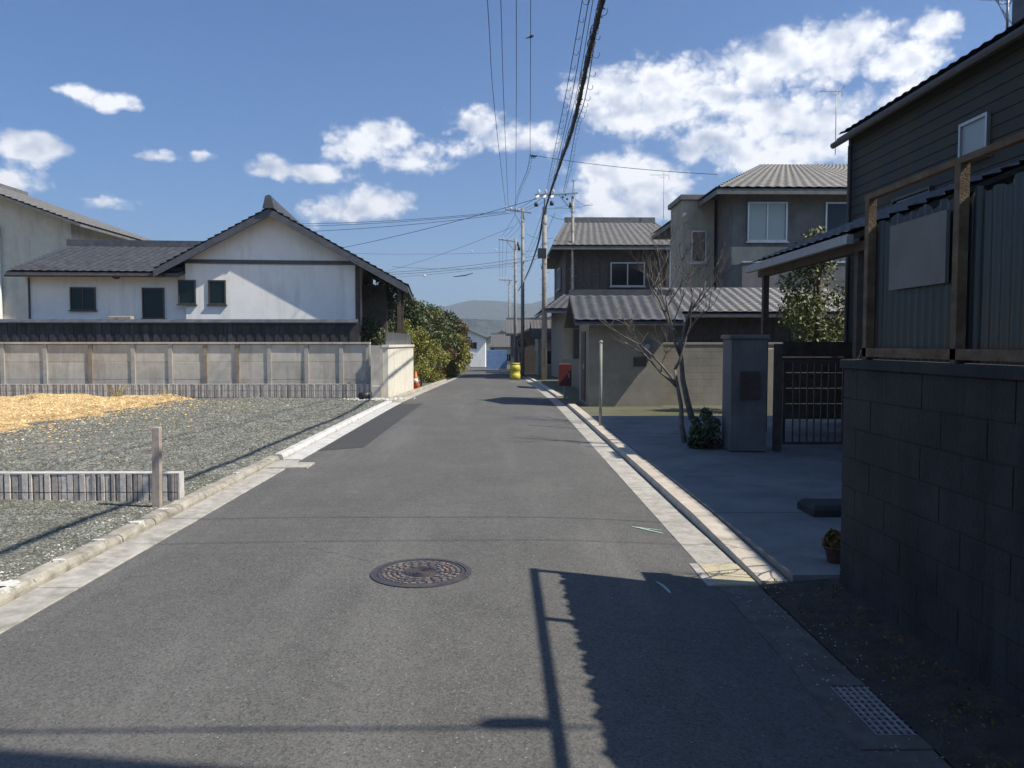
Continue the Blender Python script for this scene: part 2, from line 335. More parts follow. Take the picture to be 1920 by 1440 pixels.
def smoked():
    m = bpy.data.materials.new('smoked_corrugated'); m.use_nodes = True; nt = m.node_tree; N = nt.nodes.new; L = nt.links.new
    b = nt.nodes['Principled BSDF']; b.inputs['Base Color'].default_value = (.03,.042,.045,1); b.inputs['Roughness'].default_value = .3
    pos = N('ShaderNodeNewGeometry').outputs['Position']
    n = N('ShaderNodeTexNoise'); n.inputs['Scale'].default_value = 2.5; n.inputs['Detail'].default_value = 6; mp = N('ShaderNodeMapping'); mp.inputs['Scale'].default_value=(4,4,.6); L(pos, mp.inputs[0]); L(mp.outputs[0], n.inputs['Vector'])
    t = N('ShaderNodeBsdfTransparent'); t.inputs[0].default_value = (.42,.5,.5,1)
    mr = N('ShaderNodeMapRange'); mr.inputs[1].default_value=.35; mr.inputs[2].default_value=.7; mr.inputs[3].default_value=.97; mr.inputs[4].default_value=1.0; L(n.outputs['Fac'], mr.inputs[0])
    mx = N('ShaderNodeMixShader'); L(mr.outputs[0], mx.inputs[0]); L(t.outputs[0], mx.inputs[1]); L(b.outputs[0], mx.inputs[2])
    L(mx.outputs[0], nt.nodes['Material Output'].inputs['Surface']); return m
M['smoked'] = smoked()

# ------------------------------------------------------------------ ground shape
def rz(Y):
    s = Y-22; z = -.02*((s+math.sqrt(s*s+9))/2)
    return max(z, -3.2)
def cx(Y):
    if Y < 45: return 0
    if Y < 140: return -.0005*(Y-45)**2
    return -.0005*95**2 - .095*(Y-140)
XL, XR = -2.80, 1.48
def camber(x):
    z = 0
    if x > .2: z -= .055*((x-.2)/(XR-.2))**1.6
    if x < -1.4: z -= .018*((-1.4-x)/1.4)**1.5
    return z
def strip(name, x0, x1, ys, m, nx=1, zoff=0, cam=True, edge=0):
    mb = MB(); xs = [x0+(x1-x0)*i/nx for i in range(nx+1)]
    for y in ys:
        for i, x in enumerate(xs):
            e = 0
            if edge and i in (0, nx): e = random.uniform(-edge, edge)
            mb.v.append((x+cx(y)+e, y, rz(y)+(camber(x) if cam else 0)+zoff))
    k = nx+1
    for j in range(len(ys)-1):
        for i in range(nx): mb.f.append((j*k+i, j*k+i+1, (j+1)*k+i+1, (j+1)*k+i))
    return mb
ysn = [-4+.12*i for i in range(int(18/.12))]+[14+.5*i for i in range(60)]+[44+2*i for i in range(100)]
# terrain to the horizon
mb = MB(); tys = [-400,-60,-10,0,10,18,20,22,24,26,30,35,40,45,50,60,70,85,100,120,140,160,180,200,260,400,800,1600,3200,6500,9000]; txs = [-7000,-2000,-600,-200,-60,-20,-8,-3.15,2.0,8,20,60,200,600,2000,7000]
for y in tys:
    for x in txs:
        mb.v.append((x + (cx(min(y,240)) if abs(x) < 30 else 0), y, rz(y) - .06))
k = len(txs)
for j in range(len(tys)-1):
    for i in range(k-1): mb.f.append((j*k+i, j*k+i+1, (j+1)*k+i+1, (j+1)*k+i))
S('ground', mb, M['terrain'])
S('road', strip('road', XL, XR, ysn, M['asphalt'], 22, 0, True, .006), M['asphalt'], True)
pm = strip('patch', -2.79, -2.15, [11.95+.5*i for i in range(20)]+[21.7], M['asphalt_new'], 3, .004)
for i in (0, 1, 2, 3): pm.v[i] = (pm.v[i][0], pm.v[i][1]+.11*i, pm.v[i][2])
S('road_patch', pm, M['asphalt_new'])

# ------------------------------------------------------------------ gutters and kerbs (pieces)
def g_root(name):
    o = link(name, None); o['kind'] = 'structure'; return o
gl = g_root('left_gutter')
y = -2.0; i = 0
while y < 10.9:
    ln = 1.2; y1 = min(y+ln, 10.95)
    P('gutter_slab', MB().bevbox(-3.08, XL-.002, y+.004, y1-.004, -.05, -.012+random.uniform(-.002,.002), .004), M['conc_old'], gl)
    y = y1
P('basin_lid', MB().bevbox(-3.07, -2.52, 10.2, 10.62, -.02, .006, .004), M['conc_old'], gl)
y = 11.0
while y < 21.9:
    y1 = min(y+.6, 22.0)
    z = rz((y+y1)/2)
    P('gutter_slab', MB().bevbox(-3.02, XL-.002, y+.003, y1-.003, -.05+z, -.002+z, .004), M['conc_new'], gl)
    y = y1
y = 22.0
while y < 60:
    y1 = y+2; z0, z1 = rz(y), rz(y1); c0, c1 = cx(y), cx(y1)
    P('gutter_slab', MB().hexa([(-3.08+c0,y,-.08+z0),(XL+c0-.002,y,-.08+z0),(XL+c1-.002,y1-.01,-.08+z1),(-3.08+c1,y1-.01,-.08+z1)],
        [(-3.08+c0,y,-.012+z0),(XL+c0-.002,y,-.012+z0),(XL+c1-.002,y1-.01,-.012+z1),(-3.08+c1,y1-.01,-.012+z1)]), M['conc_old'], gl); y = y1
kl = g_root('left_kerb')
def kerb_piece(x0, x1, y0, y1, h, m, par, rough=.004, name='kerbstone', n=5):
    # worn, rounded kerb stone: profile swept with small irregularities
    mb = MB(); prof = [(x1,-.05),(x1,.35*h),(x1-.012,.75*h),(x1-.035,h),(x0+.02,h),(x0,.8*h),(x0,-.05)]; k = len(prof)
    for j in range(n+1):
        yy = y0+(y1-y0)*j/n; end = .004 if j in (0, n) else 0
        for (px, pz) in prof:
            jx = random.uniform(-rough, rough); jz = random.uniform(-rough, rough)
            mb.v.append((px+jx, yy, (pz - (end if pz > .3*h else 0)) + jz + rz(yy)))
    for j in range(n):
        for q in range(k-1): mb.f.append((j*k+q, j*k+q+1, (j+1)*k+q+1, (j+1)*k+q))
    mb.f.append(tuple(range(k))[::-1]); mb.f.append(tuple(n*k+q for q in range(k)))
    return P(name, mb, m, par, False)
y = -2.0
while y < 10.85:
    y1 = y+.6
    kerb_piece(-3.235, -3.08+random.uniform(-.006,.006), y+.002, min(y1,10.95)-.002, .058+random.uniform(-.006,.006), M['kerb_old'], kl)
    y = y1
for (yy, w, sc) in ((4.93,.10,1),(5.02,.16,1.3),(5.6,.05,.7),(6.17,.05,.8),(6.8,.09,1.0),(7.35,.05,.8),(9.4,.04,.7)):
    mb = MB(); n = 12
    o = len(mb.v)
    pts = []
    for a in range(n):
        t = 2*math.pi*a/n; rr = 1+random.uniform(-.3,.3)
        pts.append((-3.155+min(.075,.07*sc)*rr*math.cos(t), yy+w*rr*math.sin(t)*.45))
    mb.poly(pts, .02, .067)
    P('mortar_joint', mb, M['mortar'], kl)
y = 11.0
while y < 21.9:
    y1 = min(y+.6, 22.0); kerb_piece(-3.19, -3.045, y+.003, y1-.003, .07, M['conc_new'], kl, .001, n=2); y = y1
y = 22.0
while y < 44:
    y1 = y+.8; kerb_piece(-3.235, -3.08, y+.004, y1-.004, .09, M['kerb_old'], kl, .008, n=2); y = y1

gr = g_root('right_gutter')
GX0, GX1 = XR+.002, 1.76
def rgz(y): return rz(y)-.055
segs = [(-2,-.6),(-.6,2.0),(2.0,3.12),(3.81,5.30),(5.84,8.35),(8.35,12.6),(12.6,16.6),(16.6,21.0),(21.0,25),(25,30),(30,36),(36,44),(44,54)]
for (a, b) in segs:
    c0, c1 = cx(a), cx(b); z0, z1 = rgz(a), rgz(b)
    P('gutter_slab', MB().hexa([(GX0+c0,a+.006,-.06+z0),(GX1+c0,a+.006,-.06+z0),(GX1+c1,b-.006,-.06+z1),(GX0+c1,b-.006,-.06+z1)],
        [(GX0+c0,a+.006,.003+z0),(GX1+c0,a+.006,.003+z0),(GX1+c1,b-.006,.003+z1),(GX0+c1,b-.006,.003+z1)]), M['conc_old'] if a > 5 else M['conc_shade'], gr)  # slabs beside the wall take the copy darkened for its shade
kr = g_root('right_kerb')
for i in range(24):
    a = 5.35+i*2; b = a+2; z0, z1 = rgz(a), rgz(b); c0, c1 = cx(a), cx(b)
    if 21.2 < a < 24: continue
    e0 = .045 if i == 0 else 0
    P('kerbstone', MB().hexa([(1.775+c0,a+.004,-.06+z0),(1.98+c0,a+.004,-.06+z0),(1.98+c1,b-.004,-.06+z1),(1.775+c1,b-.004,-.06+z1)],
        [(1.80+c0,a+.004,.068+z0-e0),(1.98+c0,a+.004,.068+z0-e0),(1.98+c1,b-.004,.068+z1),(1.80+c1,b-.004,.068+z1)]), M['kerb_r'], kr)
# concrete lid with a lifting slot
lid = T('gutter_lid', 'square yellowish concrete lid with a dark lifting slot in the right gutter', 'gutter lid', (1.62, 5.57, rgz(5)))
lm = MB(); lm.bevbox(-.145, .145, -.255, .015, -.06, .012, .005); lm.bevbox(-.145,.145,.04,.255,-.06,.012,.005)
lm.box(-.145,-.02,.014,.041,-.06,.012); lm.box(.02,.145,.014,.041,-.06,.012)
P('slab', lm, mat('lid_concrete', (.42,.37,.25), (.54,.48,.34), 6, .9, .5, 120, c3=(.2,.17,.12), s3=5), lid)
P('slot', MB().box(-.02,.02,.014,.041,-.05,-.01), M['hole'], lid)
P('rim', MB().box(-.21,-.150,-.27,.27,-.06,.010), M['conc_old'], lid)
# grated drain
gt = T('drain_grate', 'steel grid drain grate set in a concrete frame in the shade at lower right', 'drain grate', (1.72, 3.48, rgz(3)))
P('frame', MB().box(-.26,-.135,-.36,.33,-.06,.008).box(.135,.19,-.36,.33,-.06,.008).box(-.135,.135,-.36,-.245,-.06,.008).box(-.135,.135,.24,.33,-.06,.008), M['conc_shade'], gt)
P('pit', MB().box(-.134,.134,-.244,.239,-.4,-.06), M['pit'], gt)
for i in range(9):
    x = -.13+i*.26/8; P('bar', MB().box(x-.003-(.001 if i in (0,8) else 0), x+.003, -.24, .235, -.028, .006), M['grate'], gt)
for i in range(12):
    yy = -.232+i*.459/11; P('cross_bar', MB().box(-.129,.129,yy-.002,yy+.002,-.02,.002), M['grate'], gt)

# ------------------------------------------------------------------ manhole
mh = T('manhole_cover', 'round cast iron manhole cover with rings of worn treads in the asphalt', 'manhole cover', (at(790,1077,5.47).x, 5.47, 0.0))
P('frame', MB().lathe([(.352,-.04),(.352,.005),(.312,.007),(.310,-.02)], n=64), M['iron'], mh)
P('cover', MB().lathe([(.305,-.05),(.305,.0035),(.300,.005),(.285,.005),(.283,.0015)], n=64), M['iron'], mh)
tr = [] ; protos = {}
def tread_ring(r0, r1, n, fr, off=0, skip=()):
    key = (r0, r1, n)
    me = MB().arc(r0, r1, -math.pi/n*fr, math.pi/n*fr, .0012, .0068, 2).mesh('tread', M['iron_tread'])
    for i in range(n):
        if i in skip: continue
        o = link('tread', me, mh, (0,0,0), 2*math.pi*(i+off)/n)
tread_ring(.252,.272,30,.62); tread_ring(.216,.236,22,.66,.5); tread_ring(.178,.196,20,.6); tread_ring(.142,.160,14,.62,.5)
for r in (.205,.105,.082,.058,.034): P('ring', MB().lathe([(r-.004,.001),(r-.003,.0068),(r+.003,.0068),(r+.004,.001)], n=40), M['iron'], mh)
for i in range(12):
    a = 2*math.pi*(i+.5)/12; rr = .244 if i % 2 else .168
    P('hole', MB().lathe([(.007,.0005),(.007,.0078)], (rr*math.cos(a), rr*math.sin(a), 0), 8), M['hole'], mh)
for i in range(6):
    a = 2*math.pi*i/6
    P('rib', MB().beam((.115*math.cos(a),.115*math.sin(a),.004),(.284*math.cos(a),.284*math.sin(a),.004),.012,.006), M['iron'], mh)

# spray marks
def stroke(pts, w, z=.004):
    mb = MB()
    for i,(x,y) in enumerate(pts):
        ww = w*(.35+.65*math.sin(math.pi*(i+.4)/(len(pts)-.2)))
        j = min(i+1,len(pts)-1); q = max(i-1,0); d = Vector((pts[j][0]-pts[q][0], pts[j][1]-pts[q][1])).normalized(); nx, ny = -d.y*ww, d.x*ww
        mb.v += [(x+nx, y+ny, camber(x)+z), (x-nx, y-ny, camber(x)+z)]
        if i: o = 2*i; mb.f.append((o-2,o-1,o+1,o))
    return mb
one('spray_mark', stroke([(1.17,6.98),(1.24,6.93),(1.32,6.86),(1.41,6.78)], .012).add([(1.20,6.97,camber(1.2)+.005),(1.42,6.90,camber(1.42)+.005),(1.42,6.885,camber(1.42)+.005),(1.2,6.955,camber(1.2)+.005)], [(0,1,2,3)]), M['chalk'], 'pale green arrow sprayed on sunlit asphalt beside the right gutter', 'paint mark')
one('spray_mark', stroke([(1.06,5.32),(1.085,5.25),(1.10,5.16),(1.105,5.08)], .012), M['chalk'], 'short pale green stroke sprayed on the asphalt inside the fence shadow', 'paint mark')

# trench joint and hairline seams in the asphalt
def seam(label, pts, w=.006):
    mb = MB(); P_ = []
    for (a, b) in zip(pts[:-1], pts[1:]):
        for k_ in range(14): P_.append((a[0]+(b[0]-a[0])*k_/14+random.uniform(-.012,.012), a[1]+(b[1]-a[1])*k_/14+random.uniform(-.012,.012)))
    for i in range(len(P_)-1):
        d = Vector((P_[i+1][0]-P_[i][0], P_[i+1][1]-P_[i][1])).normalized()*w*random.uniform(.4,1)
        q = [(P_[i][0]-d.y,P_[i][1]+d.x),(P_[i][0]+d.y,P_[i][1]-d.x),(P_[i+1][0]+d.y,P_[i+1][1]-d.x),(P_[i+1][0]-d.y,P_[i+1][1]+d.x)]
        mb.add([(x,y,camber(x)+rz(y)+.0025) for x,y in q], [(3,2,1,0)])
    one('asphalt_crack', mb, M['asphalt_new'], label, 'crack')
seam('thin transverse joint across the asphalt beyond the dark repair patch', [(-2.78,24.9),(1.2,25.2)], .012)
seam('hairline crack running from the manhole cover towards the left gutter', [(-.95,5.75),(-1.5,6.15),(-1.9,6.2)], .0022)

# ------------------------------------------------------------------ left lot: gravel
LZ = .03
mb = MB(); nx, ny = 60, 70
for j in range(ny+1):
    for i in range(nx+1):
        x = -3.2 - 26*(i/nx)**1.6; y = -3+25.9*j/ny
        mb.v.append((x, y, LZ + .018*math.sin(x*1.7+y)*math.sin(y*1.3) if i else LZ))
for j in range(ny):
    for i in range(nx): mb.f.append((j*(nx+1)+i+1, j*(nx+1)+i, (j+1)*(nx+1)+i, (j+1)*(nx+1)+i+1))
S('gravel_lot', mb, M['gravel_base'], True)
def lotz(x, y): return LZ + .018*math.sin(x*1.7+y)*math.sin(y*1.3)
OCT = np.array([(1,0,0),(0,1,0),(-1,0,0),(0,-1,0),(0,0,1),(0,0,-1)], float)
OF = np.array([(0,1,4),(1,2,4),(2,3,4),(3,0,4)], int)       # upper faces only: the lower half is in the ground
def stones(name, P3, size, m, flat=.55, kind='stuff', label=None, cat=None, parent=None):
    n = len(P3); s = size*rng.uniform(.55, 1.35, n)
    V = np.repeat(OCT[None, :5], n, 0)*rng.uniform(.6, 1.25, (n, 5, 1))
    V[:, :, 2] *= flat
    V[:, :4, 2] += rng.uniform(-.25, .15, (n, 4))
    V[:, 4, :2] += rng.uniform(-.45, .45, (n, 2))
    a = rng.uniform(0, 6.28, n); c, sn = np.cos(a), np.sin(a)
    X = V[:,:,0]*c[:,None]-V[:,:,1]*sn[:,None]; Yy = V[:,:,0]*sn[:,None]+V[:,:,1]*c[:,None]
    V = np.stack([X, Yy, V[:,:,2]], -1)*s[:,None,None] + P3[:,None,:]
    F = (OF[None]+5*np.arange(n)[:,None,None]).reshape(-1, 3)
    me = bpy.data.meshes.new(name); me.vertices.add(5*n); me.vertices.foreach_set('co', V.reshape(-1))
    me.loops.add(F.size); me.loops.foreach_set('vertex_index', F.reshape(-1).astype(np.int32))
    me.polygons.add(len(F)); me.polygons.foreach_set('loop_start', (3*np.arange(len(F))).astype(np.int32)); me.update(); me.validate()
    me.materials.append(m)
    o = link(name, me, parent); return props(o, label, cat, None, kind)
def scatter(n, ya, yb, power=1.0, xr=None):
    y = ya+(yb-ya)*rng.random(n)**power
    xw = np.minimum(.72*y+1.5, 22)
    x = -3.22 - rng.random(n)*(xw-3.22).clip(.3)
    return x, y
x1, y1 = scatter(60000, 3.2, 9.5); x2, y2 = scatter(90000, 9.5, 23.0)
Z = lambda x, y: LZ + .018*np.sin(x*1.7+y)*np.sin(y*1.3)
stones('gravel', np.stack([x1, y1, Z(x1,y1)], -1), .013, M['gravel'], label='grey green crushed stone on the near part of the empty lot', cat='gravel')
stones('gravel', np.stack([x2, y2, Z(x2,y2)], -1), .024, M['gravel'], label='grey green crushed stone on the far part of the empty lot', cat='gravel')
# pale stones along the kerb
n = 500; y = rng.uniform(3.5, 12, n); x = -3.24-np.abs(rng.normal(0,.22,n)); keep = rng.random(n) < np.exp(-((y-6.3)/2.2)**2)+.15
n2 = 500; x3, y3 = scatter(n2, 4, 22)
px_ = np.concatenate([x[keep], x3]); py_ = np.concatenate([y[keep], y3])
stones('pale_stones', np.stack([px_, py_, Z(px_,py_)+.003], -1), .013, M['gravel_w'], label='scattered whitish stones mixed in the gravel along the kerb', cat='stones')
# ochre heap
def och_h(x, y):
    # outline: far edge near the wall, tapering to the right
    e = 1 - ((x+16.5)/8.6)**4 - ((y-17.6)/4.6)**4 + .12*np.sin(x*2.1)+.1*np.sin(y*2.7+x)
    e2 = (x*0+1) - (( -8.2 + .55*(21.5-y)*-1.0) < x)*9
    return np.clip(np.minimum(e, 1), -1, 1)
mb = MB(); gx = np.linspace(-26, -7.2, 95); gy = np.linspace(11.2, 22.6, 55)
def och(x, y):
    # right boundary moves left as we come nearer
    rb = -8.75 + .22*math.sin(y*2.3) + .15*math.sin(y*5.1)
    d = min((rb-x)/1.0, (y-11.9-.25*math.sin(x*1.4))/.9, (22.6-y)/.5)
    d = max(min(d, 1), 0); d = d*d*(3-2*d)
    return -.03 + d*(.17+.04*math.sin(x*1.9)*math.sin(y*1.5)+.02*math.sin(x*5+y*3))
for yy in gy:
    for xx in gx: mb.v.append((xx, yy, LZ+och(xx, yy)))
k = len(gx)
for j in range(len(gy)-1):
    for i in range(k-1): mb.f.append((j*k+i, j*k+i+1, (j+1)*k+i+1, (j+1)*k+i))
hp = T('ochre_heap', 'low spread heap of ochre crushed stone before the far block wall', 'gravel heap')
P('heap_base', mb, M['ochre_base'], hp, True)
n = 56000; xs = rng.uniform(-20, -7.6, n); ys_ = rng.uniform(11.6, 22.5, n)
hh = np.array([och(a, b) for a, b in zip(xs, ys_)]); kk = hh > -.015+rng.random(n)*.03
stones('heap_stones', np.stack([xs[kk], ys_[kk], LZ+hh[kk]], -1), .03, M['ochre'], flat=.8, parent=hp)
n = 1100; yy = rng.uniform(10, 22, n); xx = -8.95+rng.exponential(.9, n)
kk = xx < -3.4
stones('ochre_strays', np.stack([xx[kk], yy[kk], Z(xx[kk],yy[kk])+.005], -1), .028, M['ochre'], label='stray ochre stones spilled on the grey gravel beside the heap', cat='stones')

# ------------------------------------------------------------------ ribbed block walls
def block_mesh(seed, w=.398, h=.188, t=.12):
    rnd = random.Random(seed); mb = MB(); mb.box(0, w-.001, .030, t, 0, h)
    x = .002
    while x < w-.012:
        g = rnd.choice((.008,.012,.020)); ww = min(rnd.choice((.022,.03,.042,.052)), w-.006-x)
        d = rnd.choice((.0,.004,-.006)); mb.hexa([(x,.032,.003),(x,d,.005),(x+ww,d,.005),(x+ww,.032,.003)][::1], [(x,.032,h-.001),(x,d,h-.003),(x+ww,d,h-.003),(x+ww,.032,h-.001)])
        x += ww+g
    return mb.mesh('block', M['block'])
BM = [block_mesh(i) for i in range(6)]
def block_wall(x_right, y, ncol, ncourse, ztop, label, endlabel=None):
    t = T('block_wall', label, 'wall', (x_right, y, 0))
    cols = [random.choice(BM) for i in range(ncol)]
    for c in range(ncourse):
        for i in range(ncol):
            o = link('block', cols[i], t, (-.398*(i+1), 0, ztop-.19*(c+1)))
    P('end_face', MB().box(.001,.02,.0,.12,ztop-.19*ncourse,ztop-.004), M['block_edge'], t)
    P('top_face', MB().box(-.398*ncol,.02,-.002,.122,ztop-.004,ztop+.006), M['block_edge'], t)
    return t
block_wall(-3.27, 7.95, 9, 2, .295, 'short ribbed block wall in the gravel beside the wooden stake')
block_wall(-3.74, 23.0, 58, 3, .43, 'long low ribbed block wall across the back of the gravel lot')
# wooden stake
sk = MB().hexa([(-.034,-.034,-.1),(.034,-.034,-.1),(.034,.034,-.1),(-.034,.034,-.1)], [(-.022,-.034,.775),(.046,-.034,.775),(.046,.034,.775),(-.022,.034,.775)])
sk.add([(-.022,-.034,.775),(.046,-.034,.775),(.046,.034,.775),(-.022,.034,.775),(-.016,-.028,.782),(.04,-.028,.782),(.04,.028,.782),(-.016,.028,.782)], [(0,1,5,4),(1,2,6,5),(2,3,7,6),(3,0,4,7),(4,5,6,7)])
one('wooden_stake', sk, M['stake'], 'square weathered wooden stake standing in front of the short ribbed block wall', 'stake', (at(295,950,7.62).x, 7.62, .02))
# bucket lying on its side
bk = T('bucket', 'small black bucket tipped on its side at the right end of the far block wall', 'bucket', (at(684,748,22.3).x, 22.3, .13))
P('pail', MB().tube([(-.16,0,0),(.15,0,.01)], [.10,.125], 16), M['black_plastic'], bk, True)
P('rim', MB().tube([(.14,0,.01),(.165,0,.01)], [.14,.14], 16), M['black_plastic'], bk, True)
P('handle', MB().tube([(.16+.03*math.sin(a), .13*math.cos(a), .0-.13*math.sin(a)*.8) for a in np.linspace(0,math.pi,9)], .006, 5), M['alu'], bk)
rb = stones('rubble', np.stack([rng.normal(at(705,748,22.3).x,.35,160), rng.normal(22.3,.3,160), np.full(160, LZ+.02)], -1), .05, M['gravel_w'], label='small heap of pale rubble beside the black bucket', cat='rubble')

# ------------------------------------------------------------------ vegetation helpers
def leaves(name, centers, radii, n, size, m, parent=None):
    cs = np.array(centers, float); rs = np.array(radii, float)
    w = (rs**3).mean(1) if rs.ndim > 1 else rs**3
    if rs.ndim == 1: rs = np.repeat(rs[:,None], 3, 1)
    idx = rng.choice(len(cs), n, p=w/w.sum())
    d = rng.normal(size=(n,3)); d /= np.linalg.norm(d, axis=1)[:,None]
    rad = rng.random(n)**.4
    p = cs[idx] + d*rad[:,None]*rs[idx]
    a = rng.normal(size=(n,3)); a /= np.linalg.norm(a,axis=1)[:,None]
    b = np.cross(a, rng.normal(size=(n,3))); b /= np.linalg.norm(b,axis=1)[:,None]
    s = size*rng.uniform(.6,1.4,n)[:,None]
    V = np.stack([p-a*s, p-b*s*.5, p+a*s, p+b*s*.5], 1)
    me = bpy.data.meshes.new(name); me.vertices.add(4*n); me.vertices.foreach_set('co', V.reshape(-1))
    me.loops.add(4*n); me.loops.foreach_set('vertex_index', np.arange(4*n, dtype=np.int32))
    me.polygons.add(n); me.polygons.foreach_set('loop_start', (4*np.arange(n)).astype(np.int32)); me.update(); me.materials.append(m)
    return link(name, me, parent)
def leafy_tree(label, loc, h, r, m, n=7000, leaf=.07, trunk=.12, low=.35, seed=0, cat='tree', group=None, bark='bark2', name='tree'):
    rnd = random.Random(seed); t = T(name, label, cat, loc, 0, group)
    mb = MB(); mb.tube([(0,0,-.1),(rnd.uniform(-.1,.1),rnd.uniform(-.1,.1),h*.45),(rnd.uniform(-.2,.2),0,h*.8)], [trunk,trunk*.7,trunk*.3], 8)
    cs = []; rs = []
    for i in range(16):
        a = rnd.uniform(0,6.28); zz = rnd.uniform(low,.92); rr = r*math.sin(math.pi*min(1,(zz-low+.12)/(1.02-low)))**.6*rnd.uniform(.35,.85)
        c = (rr*math.cos(a), rr*math.sin(a), h*zz); cs.append(c); rs.append(r*rnd.uniform(.25,.5))
        mb.tube([(0,0,h*max(.2,zz-.3)), (c[0]*.5,c[1]*.5,h*(zz-.12)), c], [trunk*.4,trunk*.22,trunk*.08], 5)
    P('trunk', mb, M[bark], t, True)
    leaves('crown', cs, rs, n, leaf, m, t); return t
def bare_tree(label, loc, h, spread, seed, trunk=.09, lean=(0,0), depth=5, cat='tree', name='bare_tree'):
    rnd = random.Random(seed); t = T(name, label, cat, loc); tr_ = MB(); br = MB()
    def grow(p, d, ln, r, dep):
        pts = [p]; q = p.copy(); dd = d.copy()
        for i in range(4):
            dd = (dd + Vector((rnd.uniform(-.22,.22), rnd.uniform(-.22,.22), rnd.uniform(-.05,.15)))).normalized()
            q = q + dd*ln/4; pts.append(q.copy())
        (tr_ if dep == depth else br).tube(pts, [r*(1-.14*i) for i in range(5)], 7 if dep > 3 else 4)
        if dep <= 0: return
        for k_ in range(3 if dep > 2 else 3):
            a = rnd.uniform(0,6.28); s = pts[rnd.choice((2,3,4))] if dep < depth else pts[rnd.choice((3,4,4))]
            nd = (dd + Vector((math.cos(a)*spread, math.sin(a)*spread, rnd.uniform(0,.5)))).normalized()
            grow(s, nd, ln*rnd.uniform(.58,.78), r*.5, dep-1)
    grow(Vector((0,0,-.05)), Vector((lean[0],lean[1],1)).normalized(), h*.42, trunk, depth)
    P('trunk', tr_, M['bark'], t, True); P('branches', br, M['bark'], t, True); return t

# ------------------------------------------------------------------ building helpers
def tiled(parent, e0, e1, r1, r0, m, pitch=.27, course=.25, amp=.019, name='roof_tiles'):
    e0, e1, r0, r1 = map(Vector, (e0, e1, r0, r1))
    L_ = (e1-e0).length; Sl = max((r0-e0).length, .3); nu = max(2, int(L_/pitch))*6; nv = max(1, int(Sl/course))
    nrm = (e1-e0).cross(r0-e0).normalized()
    if nrm.z < 0: nrm = -nrm
    mb = MB(); rows = []
    for j in range(nv):
        for q, up in ((j/nv, .048), ((j+1)/nv, .0)): rows.append((q, up))
    for (q, up) in rows:
        a = e0.lerp(r0, q); b = e1.lerp(r1, q)
        for i in range(nu+1):
            ph = (i % 6)/6*2*math.pi; mb.v.append(tuple(a.lerp(b, i/nu)+nrm*(up+amp*(.5+.5*math.cos(ph))+.01)))
    for j in range(len(rows)-1):
        for i in range(nu): mb.f.append((j*(nu+1)+i, j*(nu+1)+i+1, (j+1)*(nu+1)+i+1, (j+1)*(nu+1)+i))
    return P(name, mb, m, parent, True, 'stuff')
def slab4(mb, a, b, c, d, t=.1):
    a, b, c, d = map(Vector, (a,b,c,d)); dn = Vector((0,0,-t)); return mb.hexa([a+dn,b+dn,c+dn,d+dn],[a,b,c,d])
def window(parent, face, pos, u, z0, w, h, frame=None, glass=None, mull=1, sill=True):
    """face 'f': on plane y=pos facing -y, u = x centre; 's': on plane x=pos facing -x, u = y centre; 'e': plane x=pos facing +x"""
    frame = frame or M['alu']; glass = glass or M['glass']
    def bx(mb, a0, a1, d0, d1, zz0, zz1):
        if face == 'f': mb.box(a0, a1, pos-d1, pos-d0, zz0, zz1)
        elif face == 's': mb.box(pos-d1, pos-d0, a0, a1, zz0, zz1)
        else: mb.box(pos+d0, pos+d1, a0, a1, zz0, zz1)
    t = .045; f = MB(); a0, a1 = u-w/2, u+w/2
    bx(f,a0,a0+t,.003,.06,z0,z0+h); bx(f,a1-t,a1,.003,.06,z0,z0+h); bx(f,a0+t,a1-t,.003,.06,z0,z0+t); bx(f,a0+t,a1-t,.003,.06,z0+h-t,z0+h)
    for i in range(mull):
        c = a0+w*(i+1)/(mull+1); bx(f,c-.02,c+.02,.003,.05,z0+t,z0+h-t)
    if sill: bx(f,a0-.04,a1+.04,.003,.09,z0-.04,z0-.001)
    wf = P('window', f, frame, parent)
    for i in range(mull+1):
        g = MB(); b0 = a0+t+(w-2*t)*i/(mull+1); b1 = a0+t+(w-2*t)*(i+1)/(mull+1); bx(g,b0+.001,b1-.001,.006,.022,z0+t,z0+h-t); P('pane', g, glass, wf)
    return wf
